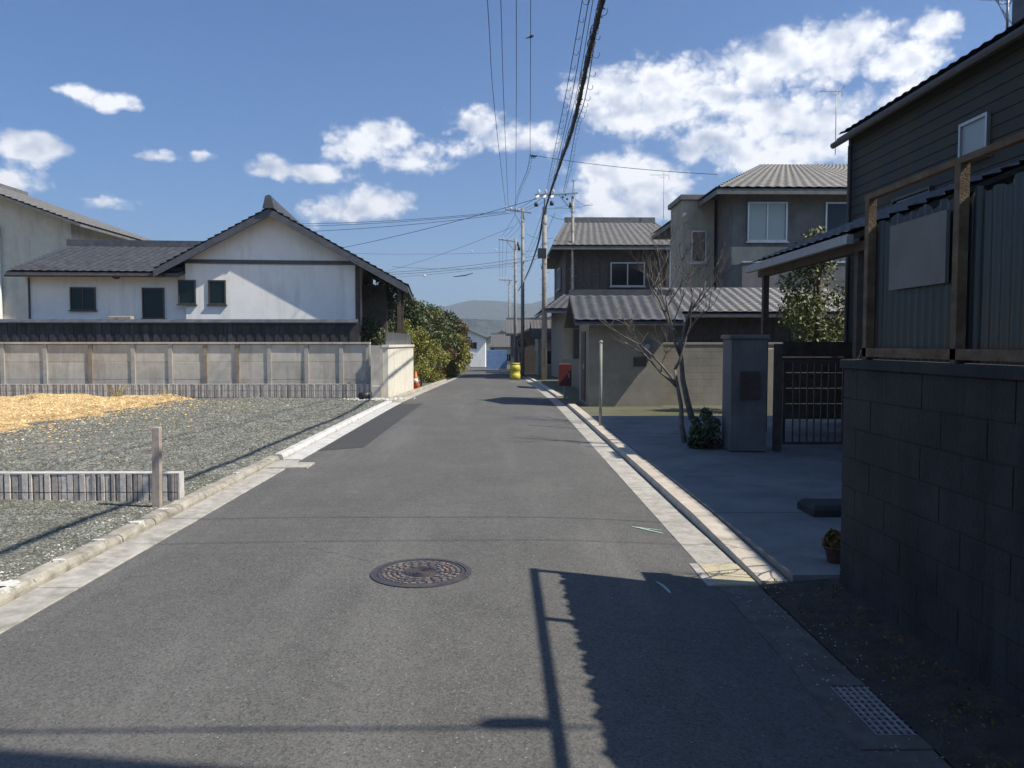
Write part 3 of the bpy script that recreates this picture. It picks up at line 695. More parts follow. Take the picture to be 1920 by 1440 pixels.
def simple_house(label, loc, w, d, h, roofh, wallm, roofm, ridge='x', over=.45, group=None, rot=0, wins=(), upper=True, door=None, name='house', cat='house'):
    t = T(name, label, cat, loc, rot, group)
    wl = MB()
    if ridge == 'x': wl.box(0,w,0,d,-.6,h); wl.add([(0,0,h),(0,d,h),(0,d/2,h+roofh),(w,0,h),(w,d,h),(w,d/2,h+roofh)], [(0,2,1),(3,4,5),(0,3,5,2),(1,2,5,4)])
    else: wl.box(0,w,0,d,-.6,h); wl.add([(0,0,h),(w,0,h),(w/2,0,h+roofh),(0,d,h),(w,d,h),(w/2,d,h+roofh)], [(0,1,2),(3,5,4),(0,2,5,3),(1,4,5,2)])
    P('wall', wl, wallm, t)
    rf = MB(); o = over
    if ridge == 'x':
        s = roofh/(d/2); ez = h-o*s+.08
        e = [(-o,-o,ez),(w+o,-o,ez),(w+o,d/2,h+roofh+.08),(-o,d/2,h+roofh+.08),(-o,d+o,ez),(w+o,d+o,ez)]
        slab4(rf,e[0],e[1],e[2],e[3]); slab4(rf,e[3],e[2],e[5],e[4])
        r_ = P('roof', rf, roofm, t); tiled(r_, e[0],e[1],e[2],e[3], roofm)
        P('ridge_cap', MB().box(-o,w+o,d/2-.12,d/2+.12,h+roofh+.05,h+roofh+.28), roofm, r_)
    else:
        s = roofh/(w/2); ez = h-o*s+.08
        e = [(-o,-o,ez),(-o,d+o,ez),(w/2,d+o,h+roofh+.08),(w/2,-o,h+roofh+.08),(w+o,-o,ez),(w+o,d+o,ez)]
        slab4(rf,e[0],e[3],e[2],e[1]); slab4(rf,e[3],e[4],e[5],e[2])
        r_ = P('roof', rf, roofm, t); tiled(r_, e[1],e[0],e[3],e[2], roofm); tiled(r_, e[4],e[5],e[2],e[3], roofm)
        P('ridge_cap', MB().box(w/2-.12,w/2+.12,-o,d+o,h+roofh+.05,h+roofh+.28), roofm, r_)
    for wn in wins:
        face, u, z0, ww, hh = wn[:5]; pos = 0 if face in 'fs' else w
        window(t, face, pos, u, z0, ww, hh, mull=1 if ww > .9 else 0, glass=wn[5] if len(wn) > 5 else None)
    if door:
        face, u, ww, hh = door
        mb = MB(); (mb.box(u-ww/2,u+ww/2,-.04,-.003,-.3,hh) if face == 'f' else mb.box(-.04,-.003,u-ww/2,u+ww/2,-.3,hh)); dd = P('door', mb, M['alu_dark'], t)
        hb = MB(); (hb.box(u+ww*.32,u+ww*.36,-.075,-.042,.9,1.05) if face == 'f' else hb.box(-.075,-.042,u+ww*.32,u+ww*.36,.9,1.05)); P('handle', hb, M['alu'], dd)
    return t

# ------------------------------------------------------------------ WHITE HOUSE
def white_house():
    rot = R(5); Y0 = 28.0
    lx = at(672,600,Y0+.3).x
    t = T('white_house', 'white plastered house with dark tiled gable roof behind the concrete panel wall', 'house', (lx, Y0+.5, -.1), rot)
    # local x: 0 right corner, negative to the left; gable body from -5.5..0, wing from -11.6..-5.5
    GW = 6.0; gx = -GW/2+.1; ez = 4.1; pk = 6.3
    P('wall', MB().box(-GW,0,0,7,0,ez+.7), M['plaster'], t)
    gb = MB(); gb.add([(-GW,0,ez+.7),(0,0,ez+.7),(-3.0,0,pk-.05),(-GW,6.9,ez+.7),(0,6.9,ez+.7),(-3.0,6.9,pk-.05)], [(0,1,2),(3,5,4),(0,2,5,3),(1,4,5,2)])
    P('gable_wall', gb, M['plaster'], t)
    P('tie_beam', MB().box(-GW-.02,0.05,-.05,-.003,ez+.42,ez+.56), M['tile'], t)
    P('corner_board', MB().box(-.13,.04,-.045,-.003,0,ez+.42), M['wood_dark'], t)
    P('wing_wall', MB().box(-11.45,-GW-.003,.25,6.8,0,4.2), M['plaster'], t)
    # gable roof (ridge along y). right side runs further down over a veranda
    ov = .5
    rf = MB(); aL = (-GW-.9, 4.25); apex = (-3.0, pk+.1); aR = (1.75, 3.75)
    for (p, q) in ((aL, apex), (apex, aR)):
        slab4(rf, (p[0],-ov,p[1]), (q[0],-ov,q[1]), (q[0],7.3,q[1]), (p[0],7.3,p[1]), .14)
    r1 = P('roof', rf, M['tile'], t)
    tiled(r1, (aL[0],7.3,aL[1]), (aL[0],-ov,aL[1]), (apex[0],-ov,apex[1]), (apex[0],7.3,apex[1]), M['tile'])
    tiled(r1, (aR[0],-ov,aR[1]), (aR[0],7.3,aR[1]), (apex[0],7.3,apex[1]), (apex[0],-ov,apex[1]), M['tile'])
    rc = MB().box(apex[0]-.14,apex[0]+.14,-ov-.08,7.3,pk+.08,pk+.42); rc.tube([(apex[0],-ov-.1,pk+.45),(apex[0],7.3,pk+.45)], .1, 8)
    P('ridge_cap', rc, M['tile'], r1)
    P('ridge_end_tile', MB().hexa([(apex[0]-.2,-.14,0),(apex[0]+.2,-.14,0),(apex[0]+.2,.0,0),(apex[0]-.2,0,0)],[(apex[0]-.1,-.14,.42),(apex[0]+.1,-.14,.42),(apex[0]+.1,.0,.42),(apex[0]-.1,0,.42)]), M['tile'], r1, loc=(0,-ov-.02,pk+.08))
    vg = MB()
    for (p, q) in ((aL, apex), (apex, aR)):
        vg.hexa([(p[0],-ov-.05,p[1]-.26),(q[0],-ov-.05,q[1]-.26),(q[0],-ov-.003,q[1]-.26),(p[0],-ov-.003,p[1]-.26)], [(p[0],-ov-.05,p[1]-.02),(q[0],-ov-.05,q[1]-.02),(q[0],-ov-.003,q[1]-.02),(p[0],-ov-.003,p[1]-.02)])
    P('barge_board', vg, M['tile'], r1)
    # wing roof (ridge along x)
    w2 = MB(); E = [(-11.8,-.3,4.15),(-GW-.15,-.3,4.15),(-GW+.7,3.3,5.45),(-11.2,3.3,5.45),(-11.2,3.3,5.45),(-GW+.7,3.3,5.45),(-GW+.7,7.2,4.2),(-11.8,7.2,4.2)]
    slab4(w2, *E[:4], .14); slab4(w2, *E[4:], .14)
    r2 = P('wing_roof', w2, M['tile'], t); tiled(r2, *E[:4], M['tile'])
    P('ridge_cap', MB().box(-11.3,-GW+.7,3.15,3.45,5.44,5.70), M['tile'], r2)
    P('rain_gutter', MB().tube([(-11.8,-.36,4.03),(-GW-.6,-.36,4.05)], .05, 8), M['alu_dark'], t)
    P('downpipe', MB().tube([(-11.3,.2,4.0),(-11.3,.2,0)], .035, 8), M['alu_dark'], t)
    # windows : photo columns 170, 293, 357, 412
    def lxp(px): return (at(px,560,Y0+.3).x - lx)/math.cos(rot)
    def wz(py): return at(300,py,Y0+.5).z+.1
    for px, y0, y1, w in ((168,583,541,.85),(293,598,541,.75)):
        window(t, 'f', .25, lxp(px), wz(y0), w, wz(y1)-wz(y0), frame=M['alu_dark'], mull=1 if w > .8 else 0)
    for px, y0, y1, w in ((358,572,527,.60),(412,572,527,.60)):
        window(t, 'f', 0 if px > 380 else .25-.25*(lxp(px) > -GW), lxp(px), wz(y0), w, wz(y1)-wz(y0), frame=M['alu_dark'], mull=0)
    # round vent
    v = MB(); v.lathe([(.02,.12),(.16,.10),(.17,.0)], n=18); v.v = [(x, -z, y) for x, y, z in v.v]
    P('vent_hood', v, M['alu_dark'], t, loc=(lxp(228), .247, wz(517)))
    # veranda posts and dark wall under the long right eave
    P('side_wall', MB().box(.003,.9,1.2,6.6,0,3.9), M['wood_dark'], t)
    for yy in (-.1, 3.2): P('veranda_post', MB().box(1.35,1.47,yy,yy+.12,0,4.0), M['wood_dark'], t)
    return t
white_house()
# outdoor unit on the wall
ac = T('air_conditioner', 'beige air conditioner unit against the white house wall below the round vent', 'air conditioner', (at(235,590,27.9).x, 27.6, 2.0))
P('casing', MB().bevbox(-.38,.38,-.14,.14,0,.56,.02), M['cream'], ac); P('fan_grille', MB().add([(-.1+.2*math.cos(a), -.147, .28+.2*math.sin(a)) for a in np.linspace(0,2*math.pi,20,endpoint=False)], [tuple(range(20))]), M['alu_dark'], ac)
P('bracket', MB().box(-.34,-.3,-.14,.3,-.04,-.001).box(.3,.34,-.14,.3,-.04,-.001).box(-.34,-.3,.2,.24,-2.0,-.04).box(.3,.34,.2,.24,-2.0,-.04), M['steel'], ac)

# dark ribbed board fence between wall and house
bf = T('board_fence', 'black vertical board fence with tiled top above the concrete wall before the white house', 'fence', (0, 25.6, 0))
mb = MB(); x = -19.0; xe = at(668,620,25.6).x
while x < xe:
    w_ = .148; q_ = .018*(int(round(x/.15)) % 2); mb.box(x, x+w_, -q_, .03-q_, 0, 2.32+random.uniform(-.004,.004)); x += .15
props(P('boards', mb, M['board'], bf), kind='stuff')
P('rail', MB().box(-19,xe,.032,.07,.6,.7).box(-19,xe,.032,.07,1.9,2.0), M['wood_dark'], bf)
for x in np.arange(-18.9, xe, 1.9): P('post', MB().box(x,x+.1,.072,.17,-.1,2.3), M['wood_dark'], bf)
cp = MB(); slab4(cp, (-19.1,-.1,2.30),(xe+.05,-.1,2.30),(xe+.05,.05,2.40),(-19.1,.05,2.40),.03); slab4(cp,(-19.1,.05,2.40),(xe+.05,.05,2.40),(xe+.05,.22,2.30),(-19.1,.22,2.30),.03)
P('coping', cp, M['tile'], bf)

# concrete panel wall behind the far block wall
M['post_brown'] = mat('rust_stained_post', (.24,.19,.145),(.34,.28,.215),6,.9)
M['post_grey'] = mat('grey_post', (.38,.355,.31),(.48,.45,.40),6,.9)
pw = T('panel_wall', 'grey concrete panel wall with dark joints along the back of the lot', 'wall', (0, 24.0, 0))
for px in (690, 640, 575, 505, 445, 385, 320, 250, 170, 85, 5, -70, -150, -230):
    x = at(px,680,24).x; P('post', MB().bevbox(x-.06,x+.06,-.03,.12,-.1,1.60,.01), M['post_brown'] if px in (170,445,385) else M['post_grey'], pw)
pxs = [690, 640, 575, 505, 445, 385, 320, 250, 170, 85, 5, -70, -150, -230]
for a, b in zip(pxs[1:], pxs[:-1]):
    xa, xb = at(a,680,24).x+.062, at(b,680,24).x-.062
    for zz in (0,.53,1.06): P('panel', MB().bevbox(xa,xb,0+random.uniform(0,.006),.06,zz-.05 if zz == 0 else zz+.004,zz+.526,.006), M['wall_conc'], pw)
P('coping', MB().box(at(-230,680,24).x,at(690,680,24).x+.07,-.06,.14,1.602,1.66), M['wall_conc'], pw)
# corner wall along the road
cw = T('corner_wall', 'pale rendered wall running beside the left kerb past the block wall', 'wall', (-3.42, 22.9, 0))
for i in range(5):
    y0 = i*1.32; P('panel', MB().box(-.0,.14,y0+.008,y0+1.312,-.3,1.50), M['wall_white'], cw)
P('coping', MB().box(-.04,.18,-.03,6.62,1.502,1.58), M['wall_white'], cw)
P('front_pier', MB().box(-.36,-.002,-.02,.14,-.1,1.56), M['wall_conc'], cw)
P('ribbed_fence', (lambda m_: [m_.box(.04,.08,y_,y_+.07,1.582,1.95) for y_ in np.arange(.1,6.4,.12)] and m_)(MB()), M['grey_wall'], cw, kind='stuff')
# small end piece of wall seen between
one('low_wall', MB().bevbox(-.28,.0,0,.12,-.05,.40,.01), M['wall_conc'], 'short low grey concrete wall between the ribbed block wall and the pale corner wall', 'wall', (-3.44, 22.72, 0))

# left two-storey building
lb = simple_house('pale two storey building with deep eaves at the far left behind the white house', (-31.9, 31.5, -.1), 15.0, 9, 6.5, 2.7, M['wall_white'], M['tile_grey'], 'y', .8,
    wins=(('f',10.2,4.0,1.3,1.3),('f',8,3.9,1.2,1.2)))
P('downpipe', MB().tube([(12.2,-.16,6.3),(12.2,-.16,0)], .12, 8), M['white'], lb)

# ------------------------------------------------------------------ RIGHT SIDE near wall and fence
FX = 2.27
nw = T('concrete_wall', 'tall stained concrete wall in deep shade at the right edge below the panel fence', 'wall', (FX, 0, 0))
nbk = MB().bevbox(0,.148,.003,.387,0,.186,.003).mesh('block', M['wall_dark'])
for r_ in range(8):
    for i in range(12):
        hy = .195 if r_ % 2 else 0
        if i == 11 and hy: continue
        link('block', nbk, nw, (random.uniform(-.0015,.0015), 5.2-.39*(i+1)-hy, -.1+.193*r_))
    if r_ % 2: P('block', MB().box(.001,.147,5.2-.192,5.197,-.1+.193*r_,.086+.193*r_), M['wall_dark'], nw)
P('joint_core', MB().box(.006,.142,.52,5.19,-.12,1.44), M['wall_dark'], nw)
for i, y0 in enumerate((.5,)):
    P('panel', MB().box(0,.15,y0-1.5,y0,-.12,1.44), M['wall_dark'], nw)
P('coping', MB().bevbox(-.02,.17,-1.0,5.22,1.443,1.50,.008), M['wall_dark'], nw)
pf = T('panel_fence', 'smoked corrugated sheet fence in a rusty frame on top of the concrete wall', 'fence', (FX+.05, 0, 1.5))
PY = [4.96, 3.98, 2.1, .4]
for yy in PY: P('post', MB().box(-.03,.02,yy-.025,yy+.025,0,1.0), M['rust'], pf)
P('top_rail', MB().box(-.025,.015,PY[-1],PY[0]+.05,1.002,1.036), M['rust'], pf)
P('bottom_rail', MB().box(-.03,.02,PY[-1],PY[0]+.03,.02,.075), M['rust'], pf)
for i in range(len(PY)-1):
    a, b = PY[i+1]-.015, PY[i]+.015; mb = MB(); n = 100
    for j in range(n+1):
        y_ = a+(b-a)*j/n; ph = y_*2*math.pi/.076
        x_ = .040+.009*math.sin(ph)+.004*(i % 2); top = .835+.036*abs(math.sin(y_*math.pi/.16))+.012*math.sin(y_*23)
        mb.v += [(x_,y_,.003),(x_,y_,top)]
        if j: mb.f.append((2*j-2,2*j,2*j+1,2*j-1))
    P('corrugated_sheet', mb, M['smoked'], pf, True)
P('stand_in_board', MB().box(.0,.02,4.12,4.72,.42,.80), mat('dull_stand_in_board', (.15,.15,.14), (.19,.19,.18), 3, .8), pf)  # added board in place of the pale window glimpsed through the sheet
# verge soil
S('verge', MB().add([(1.762,-3,-.045),(FX+.01,-3,.0),(FX+.01,5.3,.0),(1.762,5.3,-.045)], [(0,1,2,3)]), M['dirt'])
n = 500; yy = rng.uniform(2.6,5.3,n); xx = rng.uniform(1.8,2.26,n)
leaves('fallen_leaves', np.stack([xx,yy,np.full(n,.0)],-1)[:60], np.tile([.10,.12,.008],(60,1)), 420, .012, M['leaf_brown'])
props(bpy.data.objects['fallen_leaves'], 'dry brown leaves gathered along the foot of the dark concrete wall', 'leaves', None, 'stuff')
stones('pebbles', np.stack([rng.uniform(1.5,2.2,260), rng.uniform(2.9,5.3,260), np.full(260,-.035)],-1), .006, M['kerb_r'], label='tiny pale pebbles in the shade around the drain grate', cat='pebbles')

# yard (shaded concrete)
yd = g_root('yard')
for i in range(6):
    for j in range(2):
        P('slab', MB().box(1.99+j*3.06+.006, 5.05+j*3.0-.006, 5.3+i*2+.006, 7.3+i*2-.006, -.05, .02+random.uniform(-.002,.002)), M['yard'], yd)
# shaded house R1
def right_house():
    t = T('dark_house', 'dark two storey house behind the panel fence at the right edge', 'house', (6.98, 4, 0))
    P('wall', MB().box(0,6,0,11.9,-.2,5.75), M['siding_dark'], t)
    lap = MB()
    for z in np.arange(.35, 5.7, .18): lap.box(-.018,-.001,0,11.9,z,z+.165)
    P('lap_siding', lap, M['siding_dark'], t, kind='stuff')
    rf = MB(); e = [(-.2,-.5,5.74),(-.2,12.1,5.74),(3.0,12.1,7.3),(3.0,-.5,7.3)]
    slab4(rf,e[0],e[3],e[2],e[1],.14); slab4(rf,(3.0,-.5,7.3),(6.3,-.5,5.74),(6.3,12.1,5.74),(3.0,12.1,7.3),.14)
    r = P('roof', rf, M['tile'], t); tiled(r, (e[1]), (e[0]), e[3], e[2], M['tile'])
    P('rain_gutter', MB().tube([(-.27,-.5,5.62),(-.27,12.1,5.60)], .06, 8), M['alu_dark'], r)
    P('gable', MB().add([(0,11.9,5.75),(6,11.9,5.75),(3,11.9,7.1),(0,11.8,5.75),(6,11.8,5.75),(3,11.8,7.1)],[(0,2,1),(3,4,5),(0,1,4,3),(1,2,5,4),(2,0,3,5)]), M['siding_dark'], t)
    window(t, 's', -.02, 7.65, 4.30, .70, .60, frame=M['alu'], glass=M['frost'], mull=0)
    window(t, 's', -.02, 9.4, 3.2, 1.25, .95, frame=M['alu_dark'], mull=0)
    window(t, 's', -.02, 6.3, 1.2, 1.7, 1.9, frame=M['alu_dark'])
    P('downpipe', MB().tube([(-.10,11.7,5.5),(-.10,11.7,0)], .04, 8), M['alu_dark'], t)
    P('corner_board', MB().box(-.04,-.019,11.78,11.9,0,5.7), M['alu_dark'], t)
    P('snow_guard_box', MB().bevbox(-.15,.35,5.95,6.7,5.86,6.25,.05), M['tile'], r)
    return t
right_house()
simple_house('tall neighbouring house right of the viewer whose roof shades the near left road', (2.55,-1.3,0), 6, 3, 6.8, .25, M['grey_wall'], M['tile'], 'x', .0, None, -.16, (('s',1.5,3.6,1.4,1.2),('s',1.5,.9,1.4,1.6)))
shd = T('garden_shed', 'dark boarded shed with a tiled roof behind the metal gate', 'shed', (5.2, 22.6, 0))
P('wall', MB().box(0,5,0,2.6,-.1,2.5), M['wood_dark'], shd); rf = MB(); e = [(-.3,-.4,2.45),(5.3,-.4,2.45),(5.3,2.9,3.4),(-.3,2.9,3.4)]; slab4(rf,*e,.1); r = P('roof', rf, M['tile'], shd); tiled(r,*e,M['tile'])
bt_ = MB()
for x in np.arange(.1,4.9,.25): bt_.box(x,x+.03,-.02,-.001,0,2.35)
P('batten', bt_, M['wood_dark'], shd, kind='stuff')
# porch / carport
pc = T('carport', 'low lean-to carport roof with pale gutter in front of the dark house', 'carport', (4.5, 10.0, 0))
rf = MB(); slab4(rf, (0,.1,3.0),(0,4.3,3.0),(2.83,4.3,4.15),(2.83,.1,4.15),.07); P('roof', rf, M['siding_dark'], pc)
tiled(pc, (0,4.3,3.0),(0,.1,3.0),(2.83,.1,4.15),(2.83,4.3,4.15), M['tile'])
P('rain_gutter', MB().box(-.09,-.002,.1,4.3,2.88,3.0), M['steel'], pc)
for yy in (.3, 4.0): P('post', MB().box(.15,.25,yy,yy+.1,0,2.93), M['wood_dark'], pc)
P('beam', MB().box(.14,.26,.1,4.3,2.80,2.925), M['wood_dark'], pc)
for i in range(5): P('back_board', MB().box(.55,2.45,4.1,4.13,.25+i*.28,.25+i*.28+.272), M['wood_dark'], pc)
P('side_panel', MB().box(1.9,2.45,4.14,4.18,0,3.7), M['wood_dark'], pc)

# gate pier and post
gp = T('gate_pier', 'grey rendered gate pier with a dark letterbox at the edge of the yard', 'gate pier', (3.35, 11.45, .055))
P('pier', MB().bevbox(0,.52,0,.45,-.02,1.62,.01), M['grey_wall'], gp); P('cap', MB().bevbox(-.03,.55,-.03,.48,1.622,1.68,.015), M['grey_wall'], gp)
P('letterbox', MB().bevbox(.12,.40,-.05,-.003,.75,1.15,.01), M['alu_dark'], gp)
one('gate_post', MB().bevbox(-.05,.05,-.05,.05,-.02,1.55,.01), M['alu_dark'], 'slim dark metal post just right of the grey gate pier', 'post', (4.05, 11.5, .055))
gtp = T('metal_gate', 'folded dark aluminium gate standing right of the gate pier', 'gate', (4.15, 11.55, .055))
P('frame', MB().box(0,.04,0,.03,.06,1.3).box(.96,1.0,0,.03,.06,1.3).box(.04,.96,0,.03,.06,.1).box(.04,.96,0,.03,1.26,1.3), M['alu_dark'], gtp)
for i in range(8): P('bar', MB().box(.04+.105*(i+1),.058+.105*(i+1),.005,.025,.102,1.258), M['alu_dark'], gtp)

# boundary wall at Y=17 of the next plot and its return along the road
bw = T('boundary_wall', 'beige block boundary wall behind the shaded yard right of the gatehouse', 'wall', (4.37, 21.6, 0))
rows = 9
blkm = MB().bevbox(0,.394,0,.12,0,.186,.004).mesh('block', M['beige'])
for r_ in range(rows):
    for i in range(15): link('block', blkm, bw, (.002+.398*i+(.199 if r_ % 2 else 0), 0, -.13+.19*r_))
    if r_ % 2: P('block', MB().bevbox(.002,.196,0,.12,-.13+.19*r_,.056+.19*r_,.004), M['beige'], bw)
P('core', MB().box(0,6.1,.02,.10,-.2,1.57), M['wall_dark'], bw)
P('coping', MB().bevbox(0,6.2,-.02,.14,1.582,1.64,.01), M['beige'], bw)
lw = T('roadside_wall', 'low beige block wall along the right kerb beyond the gatehouse', 'wall', (3.2, 25.0, -.1))
for i in range(8): P('panel', MB().bevbox(0,.12,i*2.0+.006,i*2.0+1.994,-.5,1.2-i*.04,.01), M['beige'], lw)
one('gate_pillar', MB().bevbox(0,.45,0,.45,-.2,2.0,.02), M['cream'], 'tall cream pillar right of the gatehouse roof at the wall', 'gate pier', (3.1, 24.4, -.1))

def wall_ac(label, loc, sc=1.0):
    t = T('air_conditioner', label, 'air conditioner', loc)
    P('casing', MB().bevbox(-.4*sc,.4*sc,-.28,-.01,0,.58*sc,.02), M['cream'], t); P('fan_grille', MB().add([(-.1*sc+.21*sc*math.cos(a), -.285, .29*sc+.21*sc*math.sin(a)) for a in np.linspace(0,2*math.pi,20,endpoint=False)], [tuple(range(20))]), M['alu_dark'], t)
    P('pipe_cover', MB().box(.44*sc,.50*sc,-.07,-.01,-.2,1.6), M['cream'], t)
wall_ac('air conditioner on the front wall of the beige house under its upper windows', (14.6, 29.48, 3.2), 1.1)
mt_ = T('power_meter', 'round electricity meter on the front wall of the gatehouse', 'meter', (3.9, 21.18, 1.5))
P('box', MB().bevbox(-.11,.11,-.12,-.01,-.2,.2,.01), M['grey_wall'], mt_); P('dial', MB().tube([(0,-.12,.03),(0,-.16,.03)], .07, 14), M['frost'], mt_)
mr_ = T('road_mirror', 'orange framed round convex mirror on an orange pole far down the street', 'mirror', (1.75+cx(62), 62, rz(62)-.1))
P('pole', MB().tube([(0,0,0),(0,0,2.9)], .045, 10), M['orange'], mr_, True); P('rim', MB().tube([(0,-.05,2.55),(0,-.12,2.55)], .36, 20), M['orange'], mr_, True); P('mirror_face', MB().tube([(0,-.122,2.55),(0,-.14,2.55)], [.32,.30], 20), M['glass'], mr_, True)

# bright panel behind
one('sunlit_panel', MB().bevbox(0,1.5,0,.1,-.05,1.5,.01), M['cream'], 'pale rectangular wall panel seen under the carport behind the metal gate', 'wall', (5.85, 17.6, 0))

# house R3: two storeys, at Y 28, dark boards upper
def house_r3():
    t = T('brown_house', 'two storey house with grey tiled roof and dark timber upper floor, mid right', 'house', (3.9, 49.5, -.75))
    P('wall', MB().box(0,4.6,0,7,-.2,3.0), M['cream'], t)
    P('upper_wall', MB().box(.1,3.9,.5,6.5,3.003,5.25), M['wood_dark'], t)
    bt = MB()
    for x in np.arange(.15,3.85,.3): bt.box(x,x+.04,.472,.497,3.3,5.2)
    P('batten', bt, M['wood_dark'], t, kind='stuff')
    e = [(-.45,-.15,5.25),(4.45,-.15,5.25),(3.9,3.5,6.75),(.3,3.5,6.75)]
    rf = MB(); slab4(rf,*e,.12); slab4(rf,(.3,3.5,6.75),(3.9,3.5,6.75),(4.45,7.2,5.25),(-.45,7.2,5.25),.12); slab4(rf,(-.45,7.2,5.25),(-.45,-.15,5.25),(.3,3.49,6.75),(.3,3.51,6.75),.12)
    r = P('roof', rf, M['tile_grey'], t); tiled(r,*e,M['tile_grey']); P('ridge_cap', MB().box(.3,3.9,3.38,3.62,6.75,6.98), M['tile_grey'], r)
    e = [(-.75,-1.2,2.75),(5.2,-1.2,2.75),(4.6,.45,3.45),(.1,.45,3.45)]
    rf = MB(); slab4(rf,*e,.12); slab4(rf,(-.75,7,2.75),(-.75,-1.2,2.75),(.1,.45,3.45),(.1,7,3.45),.12)
    r = P('eaves_roof', rf, M['tile'], t); tiled(r,*e,M['tile']); tiled(r,(-.75,7,2.75),(-.75,-1.2,2.75),(.1,.45,3.45),(.1,7,3.45),M['tile'])
    window(t,'f',.47,2.35,3.75,1.25,.95,frame=M['alu']); window(t,'f',0,3.2,.9,1.6,1.3,frame=M['alu_dark']); window(t,'s',.07,3,3.8,1.3,.9,frame=M['alu'])
    dd = P('door', MB().box(.35,1.15,-.05,-.003,0,2.05), M['alu_dark'], t); P('handle', MB().box(1.0,1.04,-.09,-.052,.95,1.1), M['alu'], dd)
    t.scale = (1.75, 1.75, 1.6)
    return t
house_r3()
gh = T('gatehouse', 'small tile roofed gatehouse beside the right kerb with a dark side door', 'gatehouse', (2.35, 21.2, 0))
P('wall', MB().box(0,2.0,0,2.6,-.1,2.2), M['beige'], gh)
P('gable', MB().add([(0,0,2.2),(0,2.6,2.2),(0,1.3,2.85),(2,0,2.2),(2,2.6,2.2),(2,1.3,2.85)],[(0,2,1),(3,4,5),(0,3,5,2),(1,2,5,4)]), M['beige'], gh)
dd = P('door', MB().box(-.03,-.003,.75,1.75,0,1.95), M['wood_dark'], gh); P('handle', MB().box(-.07,-.032,.85,.9,.9,1.05), M['alu'], dd)
P('letterbox', MB().bevbox(1.2,1.55,-.04,-.003,1.0,1.25,.01), M['alu_dark'], gh)
rf = MB(); e = [(-.42,-.5,2.18),(2.5,-.5,2.18),(2.5,1.3,2.98),(-.42,1.3,2.98)]; l = [(-.42,1.3,2.98),(2.5,1.3,2.98),(2.5,3.1,2.18),(-.42,3.1,2.18)]
slab4(rf,*e,.09); slab4(rf,*l,.09); r = P('roof', rf, M['tile'], gh); tiled(r,*e,M['tile']); P('ridge_cap', MB().box(-.42,2.5,1.2,1.4,2.96,3.14), M['tile'], r)
sp_ = T('marker_post', 'slim pale post standing on the kerb by the shaded yard', 'post', (1.93, 15.3, .02))
P('post', MB().tube([(0,0,0),(0,0,1.62)], .030, 10), M['pole'], sp_, True); P('cap', MB().lathe([(.04,0),(.04,.03),(.02,.05)], (0,0,1.6), 10), M['alu'], sp_)
# house R2
h2 = T('beige_house', 'large two storey grey beige house with hipped brown roof in the middle right', 'house', (8.6, 29.5, -.4)); h2.scale = (1.35, 1.35, 1.32)
P('wall', MB().box(0,7,0,8,-.2,5.9), M['grey_wall'], h2)
P('band', MB().box(-.02,7.02,-.02,-.003,3.75,4.25), M['cream'], h2)
e = [(-.6,-.6,5.75),(7.6,-.6,5.75),(5.2,3.6,7.35),(2.0,3.6,7.35)]; l = [(-.6,8.6,5.75),(-.6,-.6,5.75),(2.0,3.6,7.35),(2.0,4.4,7.35)]
rf = MB(); slab4(rf,*e,.14); slab4(rf,*l,.14); slab4(rf,(7.6,-.6,5.75),(7.6,8.6,5.75),(5.2,4.4,7.35),(5.2,3.6,7.35),.14); slab4(rf,(2.0,4.4,7.35),(5.2,4.4,7.35),(7.6,8.6,5.75),(-.6,8.6,5.75),.14)
r = P('roof', rf, M['tile_grey'], h2); tiled(r,*e,M['tile_grey']); tiled(r,*l,M['tile_grey'])
window(h2,'f',0,.95,4.4,1.1,1.1,glass=M['frost']); window(h2,'f',0,3.4,4.4,1.7,1.1); window(h2,'f',0,2.2,1.0,1.7,1.9,frame=M['alu_dark']); window(h2,'s',0,3,4.4,1.6,1.1); window(h2,'f',0,5.6,4.4,1.2,1.1)
bl = P('balcony', MB().box(-.02,3.2,-1.0,-.02,2.75,2.9).box(-.02,3.2,-1.0,-.93,2.9,3.7).box(-.02,.05,-.93,-.02,2.9,3.7).box(3.13,3.2,-.93,-.02,2.9,3.7), M['grey_wall'], h2)
P('handrail', MB().box(-.03,3.21,-1.02,-.91,3.702,3.75), M['alu'], bl)
ch = T('stair_tower', 'narrow pale stair tower between the brown house and the beige house', 'tower', (7.2, 31.5, -.3)); ch.scale = (1.4,1.4,1.42)
P('wall', MB().box(0,.9,0,1.6,-.1,5.35), M['cream'], ch); P('cap', MB().bevbox(-.08,.98,-.08,1.68,5.352,5.5,.02), M['tile_grey'], ch); window(ch,'f',0,.45,3.6,.45,.9,mull=0)

